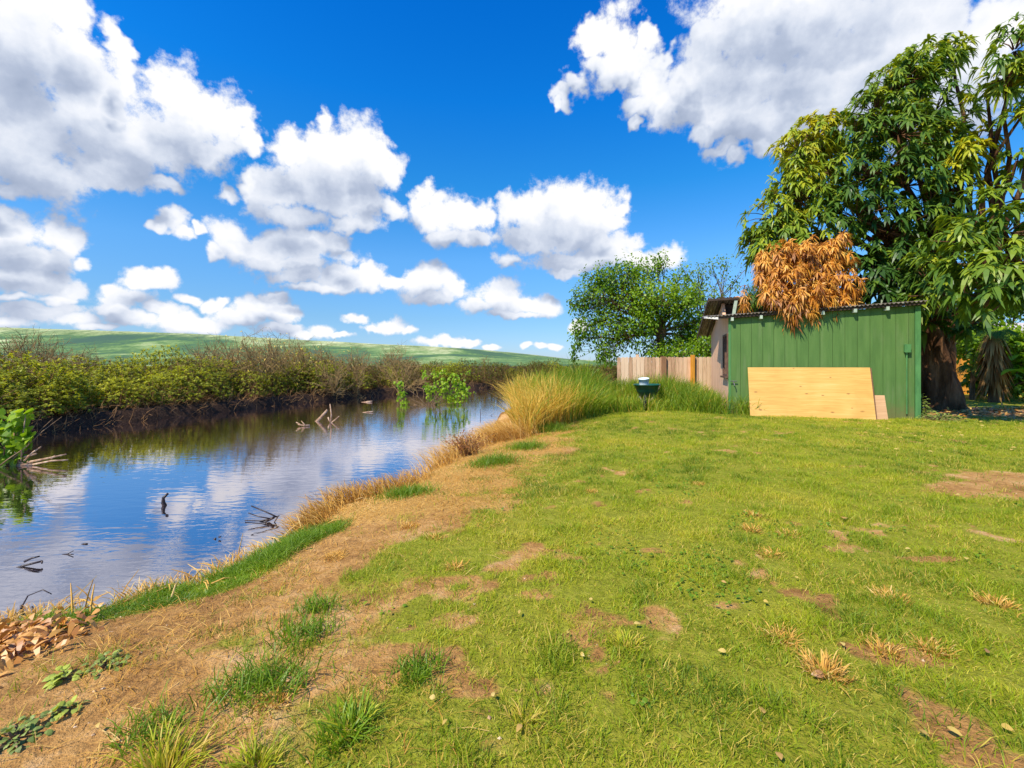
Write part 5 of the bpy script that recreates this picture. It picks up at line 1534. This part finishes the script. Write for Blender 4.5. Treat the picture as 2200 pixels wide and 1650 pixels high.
lt.leaves(P, rand_unit(rng, k) * [1, 1, .5], rand_unit(rng, k) * .7 + [0.2, -0.3, .8], .050 + .040 * rng.random(k), .026, .5, .1 + .5 * rng.random(k), prof=((0, .2), (.2, .8), (.45, 1), (.8, .6), (1, 0)))
tag(lt.build('leaf_pile', M_litter), 'heap of curled orange brown leaves washed up on the near bank', 'leaf pile', kind='stuff')

# broad-leaved weeds on the soil and by the shed
M_weed = leaf_mat('weed_leaf', [(0.0, (0.12, 0.17, 0.03)), (0.5, (0.26, 0.34, 0.06)), (1.0, (0.46, 0.52, 0.06))], 0.3, 0.04, 0.5)
def weed(label, px, py, r, k, L, ti, z=0.0, h=0.0, name='weed'):
    c = gnd(px, py, z); c[2] = float(height(c[0], c[1]))
    t = thing(name, label, 'weed', c)
    sm_, lf = MB(), MB()
    u = rand_unit(rng, k); u[:, 2] = np.abs(u[:, 2])
    C = u * np.array([r, r, max(h, .04)]) * (0.3 + 0.7 * rng.random((k, 1)))
    for i in range(0, k, 3): limb(sm_, [0, 0, -.01], C[i], .006, .003, rng, .1, 4, 4)
    D = nrm(u * [1, 1, .3] + .3 * rng.normal(size=(k, 3)) * [1, 1, .3])
    lf.leaves(C, D, rand_unit(rng, k) * .35 + [0, -.2, 1], L * (.6 + .6 * rng.random(k)), L * .7, .2, np.clip(ti + .15 * rng.normal(size=k), 0, 1), prof=((0, .4), (.3, 1), (.7, .8), (1, 0)))
    sm_.build('stems', M_twig, t); lf.build('leaves', M_weed, t)
weed('flat grey green broad leaved weed at the left edge of the soil', 35, 1550, .10, 90, .026, .3)
weed('pale green creeping weed where the soil meets the lush strip', 225, 1440, .09, 60, .026, .5, -.1)
weed('bright yellow green weed near the leaf heap', 140, 1468, .05, 36, .036, .85, -.1)
weed('small yellow green seedling on the bare soil', 150, 1520, .05, 22, .03, .75, -.05)
weed('leafy green bush at the right foot of the green shed wall', 1962, 896, .36, 900, .075, .42, h=.62, name='bush')
weed('low sprawling weed right of the bush by the shed', 2020, 903, .5, 200, .06, .35, h=.16)
ball = MB()
a = np.arange(12) * 2 * math.pi / 12
rings = [np.stack([.045 * math.sin(p) * np.cos(a), .045 * math.sin(p) * np.sin(a), np.full(12, .045 - .045 * math.cos(p))], -1) for p in np.linspace(.15, math.pi - .15, 7)]
ball.add(np.concatenate(rings), [[r * 12 + i, r * 12 + (i + 1) % 12, (r + 1) * 12 + (i + 1) % 12, (r + 1) * 12 + i] for r in range(6) for i in range(12)], [[0, i + 1, i] for i in range(1, 11)] + [[72, 72 + i, 73 + i] for i in range(1, 11)])
o = ball.build('white_ball', M_white, smooth=True)
c = gnd(1986, 880); o.location = (c[0], c[1], float(height(c[0], c[1])) + .12)
o.location.z = float(height(c[0], c[1])) - .005
tag(o, 'small white ball on the ground between shed corner and big trunk', 'ball')

# ------------------------------------------------------------------ things in the river
def water_at(px, py): return gnd(px, py, WATER)
def sticks(name, label, px, py, paths, mat, cat='driftwood', k=6):
    c = water_at(px, py)
    s_ = c[1] / 978.0
    b_ = MB()
    for (pts, r0, r1) in paths:
        P = np.array([[(x_ - px) * s_, dy * s_, (py - y_) * s_] for (x_, y_, dy) in pts])
        b_.tube(P, np.linspace(r0, r1, len(P)) * s_, k, rng.random(), lump=.2, rng=rng)
    o = b_.build(name, mat, smooth=True); o.location = tuple(c)
    return tag(o, label, cat)
sticks('driftwood_stump', 'dark curved stump poking up from calm water', 353, 1086, [([(358, 1095, 0), (351, 1080, 0), (351, 1070, 0), (358, 1061, 4)], 5.0, 2.2)], M_wetwood, k=10)
sticks('fallen_branch', 'black twiggy branch floating near the straw covered bank', 560, 1122, [([(490, 1158, -10), (535, 1130, 0), (590, 1112, 6), (597, 1110, 6)], 1.6, 1.2), ([(532, 1157, -8), (560, 1128, 0), (580, 1113, 0)], 1.5, 1.2), ([(534, 1090, 10), (565, 1100, 5), (596, 1111, 0)], 1.2, 1.5), ([(524, 1120, 4), (560, 1119, 0), (582, 1114, 0)], 1.1, 1.4), ([(530, 1104, 6), (556, 1110, 0), (580, 1114, 0)], 1, 1.4), ([(492, 1146, 0), (520, 1144, -4)], 1.3, 1), ([(597, 1110, 0), (586, 1128, 0)], 1.4, 1), ([(575, 1113, 0), (572, 1132, -3)], 1.4, 1), ([(574, 1118, 3), (588, 1112, 0)], 4, 3)], M_wetwood)
sticks('driftwood_log', 'pale broken log slanting up out of the river', 684, 905, [([(678, 908, 0), (690, 896, 0), (703, 881, 0)], 3.4, 2.6)], M_drift, k=9)
sticks('driftwood_branch', 'forked upright driftwood right of the slanting pale log', 712, 908, [([(711, 911, 0), (712, 890, 0), (709, 868, 0)], 1.8, 0.9), ([(712, 908, 0), (720, 902, 0), (729, 894, 0)], 1.7, 1), ([(712, 909, 0), (707, 902, 0), (705, 896, 0)], 2, 1.4)], M_drift)
sticks('driftwood_snag', 'low pale driftwood snag left of the slanting log', 652, 916, [([(640, 912, 0), (652, 914, 0), (664, 914, 4)], 1.2, 2), ([(636, 907, 0), (650, 914, 0)], .8, 1.4), ([(645, 905, 5), (656, 914, 0)], .8, 1.4)], M_drift)
sticks('floating_stick', 'short floating stick below the far mud bank', 788, 886, [([(774, 888, 0), (790, 885, 2), (802, 884, 0)], 1.6, 1)], M_drift)
sticks('mud_log', 'pale log lying at the foot of the far mud bank', 788, 864, [([(775, 866, 0), (790, 863, 0), (800, 862, 0)], 2, 1.4)], M_drift)
sticks('floating_branch', 'long pale stick floating close to the lower left shore', 50, 1218, [([(14, 1228, -6), (45, 1217, 0), (84, 1208, 6)], 2.6, 2.2), ([(84, 1208, 6), (86, 1213, 4)], 2, 1.2), ([(42, 1211, 10), (56, 1204, 12), (70, 1201, 14)], 2.4, 1.6)], M_wetwood)
sticks('floating_twig', 'small forked dark twig floating beyond the long stick', 145, 1191, [([(133, 1192, 0), (145, 1190, 0), (156, 1184, 2)], 1.4, .8), ([(140, 1191, 0), (158, 1191, 0)], 1.6, .9)], M_wetwood)
sticks('floating_chip', 'tiny dark chip of wood alone on the calm water', 181, 1169, [([(175, 1170, 0), (181, 1168, 0), (188, 1168, 0)], 1.6, 1.2)], M_wetwood)
sticks('floating_bark', 'little dark bark pieces left of the black branch', 462, 1158, [([(456, 1161, 0), (464, 1156, 0)], 2.2, 1.4), ([(470, 1154, 0), (475, 1153, 0)], 1.8, 1.2)], M_wetwood)
sticks('bank_twig', 'thin dark twigs in the water below the golden grass', 1050, 893, [([(1032, 895, 0), (1052, 895, 0), (1069, 895, 0)], .8, .8), ([(1032, 878, 0), (1033, 905, 0)], .7, .7), ([(1040, 905, 0), (1058, 890, 0)], .6, .5)], M_wetwood)
sticks('root_snag', 'bleached root sticks piled at the left edge of the river', 60, 1000, [([(0, 988, 10), (40, 985, 5), (78, 975, 0)], 3, 2), ([(60, 993, 0), (100, 985, 0), (142, 976, 0)], 3, 1.6), ([(70, 998, 0), (110, 990, 0), (146, 988, 0)], 2, 1.4), ([(52, 990, 0), (70, 972, 0), (88, 960, 0)], 2, 1.2), ([(40, 992, 0), (25, 975, 0), (10, 962, 0)], 2, 1.2), ([(30, 995, 0), (34, 960, 0), (30, 930, 0)], 2, 1), ([(0, 1002, 0), (30, 1000, 0), (70, 998, 0)], 6, 3), ([(45, 990, 0), (50, 930, 0), (56, 885, 0)], 1.6, .8), ([(110, 986, 0), (118, 978, 0)], 1.4, .8), ([(0, 975, 10), (20, 990, 4), (50, 995, 0)], 2.4, 2)], M_drift)
sticks('bank_root', 'crooked dark root with white curl at the lower left shore', 75, 1325, [([(40, 1335, 0), (60, 1318, 0), (75, 1322, 0), (64, 1305, 4)], 5, 2), ([(75, 1322, 0), (100, 1330, 4), (120, 1322, 8)], 3.5, 2), ([(30, 1340, -4), (60, 1280, 0), (90, 1268, 2), (108, 1278, 3)], 1.6, 1), ([(46, 1300, 0), (50, 1330, 0)], 3, 4)], M_wetwood)

def water_bush(label, px, py, d, spots, L, seed, name='water_bush'):
    rng2 = np.random.default_rng(seed)
    c = at(px, py, d); c[2] = WATER
    t = thing(name, label, 'shrub', c)
    st, lf = MB(), MB()
    for (qx, qy, r, n) in spots:
        q = at(qx, qy, d) - c
        limb(st, [0.1 * rng2.normal(), .1 * rng2.normal(), -.1], q, .016, .006, rng2, .12, 5, 7)
        rr_ = r * d / 978
        P = q + rng2.normal(size=(n, 3)) * rr_ * .5
        D = nrm(rng2.normal(size=(n, 3)) + [0, -.2, -.5])
        lf.leaves(P, D, rng2.normal(size=(n, 3)) * .5 + [.1, -.6, .6], L * (.6 + .6 * rng2.random(n)), L * .85, .2, np.clip(.60 + .18 * rng2.normal(size=n), 0, 1), prof=((0, .5), (.25, 1), (.65, .66), (1, 0)))
    for i in range(10):
        limb(st, [0.2 * rng2.normal(), .2 * rng2.normal(), -.1], [0.5 * rng2.normal(), .4 * rng2.normal(), .5 + .5 * rng2.random()], .012, .004, rng2, .1, 4, 5)
    st.build('stems', M_twig, t); lf.build('leaves', M_milo, t)
water_bush('young heart leaved shrub standing in the river before the far bank', 925, 872, 22.5, [(860,825,9,26),(864,845,10,36),(870,865,9,26),(912,806,8,16),(936,803,8,20),(926,832,16,50),(950,840,18,60),(975,815,16,50),(990,830,18,60),(1000,842,14,40),(965,855,20,60),(985,858,16,40),(955,822,14,40),(1005,800,6,8),(925,850,14,30),(955,800,8,14)], .15, 401)
water_bush('bright large leaved shrub on the root pile at the left edge', 22, 1000, 8.9, [(20,905,16,16),(50,895,18,16),(5,925,22,18),(38,930,22,22),(15,955,24,22),(50,950,18,16),(35,975,18,16),(70,935,8,5),(-20,930,30,24),(-30,970,30,20)], .19, 402)
# small dead bush on the near bank
rng3 = np.random.default_rng(403)
c = gnd(1005, 985, -0.25)
db = thing('dead_bush', 'small dark brown dead bush among the straw on the near bank', 'shrub', (c[0], c[1], float(height(c[0], c[1]))))
b_, l_ = MB(), MB()
for i in range(60):
    tip = np.array([.20 * rng3.normal(), .16 * rng3.normal(), .22 + .16 * rng3.random()])
    P = limb(b_, [0, 0, -.03], tip, .005, .002, rng3, .2, 4, 5)
    l_.leaves(np.repeat(P[2:], 3, 0) + rng3.normal(size=(9, 3)) * .03, rand_unit(rng3, 9), rand_unit(rng3, 9), .03, .018, .1, .1 * rng3.random(9))
b_.build('stems', M_redtwig, db); l_.build('dry_leaves', M_litter, db)

# small round-leaved weeds through the turf
rng = np.random.default_rng(601)
N = 90000
x, y = sample_view(N, 1.0, 8, 0.25, 1.0)
pt = sstep(0.58, 0.72, fbm(x, y, 1.7, 3, 602)) * (0.3 + 0.7 * sstep(0.4, 0.6, fbm(x, y, 9.0, 2, 603)))
m = (rng.random(N) < 0.5 * pt * lawn_cover(x, y)) & (sd_near(x, y) > 0.1)
x, y = x[m], y[m]; n = len(x)
wm = MB()
P = settle(x, y, 0.006 + 0)
P[:, 2] += 0.022 * rng.random(n)
Lw = (0.010 + 0.012 * rng.random(n)) * (1 + 0.08 * y)
wm.leaves(P, rand_unit(rng, n) * [1, 1, .25], rand_unit(rng, n) * .4 + [0, 0, 1], Lw, Lw * .8, .2, np.clip(.35 + .5 * fbm(x, y, 2.0, 2, 604) + .12 * rng.normal(size=n) - .1, 0, 1), prof=((0, .35), (.3, .95), (.7, .9), (1, 0)))
tag(wm.build('lawn_weeds', M_lush), 'patches of small round leaved weeds growing through the turf', 'weeds', kind='stuff')

# clods and pebbles on the bare soil
rng = np.random.default_rng(501)
N = 26000
x, y = sample_view(N, 1.0, 9, 0.2)
s_ = side_dist(LAWN, x, y); sn = sd_near(x, y)
m = (sn > 0.25) & (rng.random(N) < 0.42 * (1 - lawn_cover(x, y)) * (0.3 + 0.7 * sstep(0.45, 0.6, fbm(x, y, 3.0, 3, 502))))
x, y = x[m], y[m]; n = len(x)
oct_ = np.array([[1, 0, 0], [0, 1, 0], [-1, 0, 0], [0, -1, 0], [.1, .1, 1], [0, 0, -1]], float)
R = 0.003 + 0.006 * rng.random(n) ** 3
V = oct_[None] * (1 + 0.5 * (rng.random((n, 6, 1)) - .5)) * R[:, None, None] * (1 + 0.6 * (rng.random((n, 1, 3)) - .5))
a_ = rng.random(n) * 6.28
ca, sa = np.cos(a_)[:, None], np.sin(a_)[:, None]
V = np.stack([V[..., 0] * ca - V[..., 1] * sa, V[..., 0] * sa + V[..., 1] * ca, V[..., 2] * .75], -1)
V = V + np.stack([x, y, height(x, y) + R * .25], -1)[:, None]
f = np.array([[0, 1, 4], [1, 2, 4], [2, 3, 4], [3, 0, 4], [1, 0, 5], [2, 1, 5], [3, 2, 5], [0, 3, 5]])
cm = MB().add(V.reshape(-1, 3), None, (np.arange(n)[:, None, None] * 6 + f[None]).reshape(-1, 3), np.repeat(rng.random(n), 6))
M_clod = surf_mat('soil_clod', [(0.0, (0.16, 0.075, 0.028)), (0.6, (0.40, 0.22, 0.09)), (1.0, (0.60, 0.44, 0.28))], 3, 2, 0.95, 0.0, tintamt=1.0)
tag(cm.build('soil_clods', M_clod), 'small clods and pebbles lying on the bare brown soil', 'soil clods', kind='stuff')
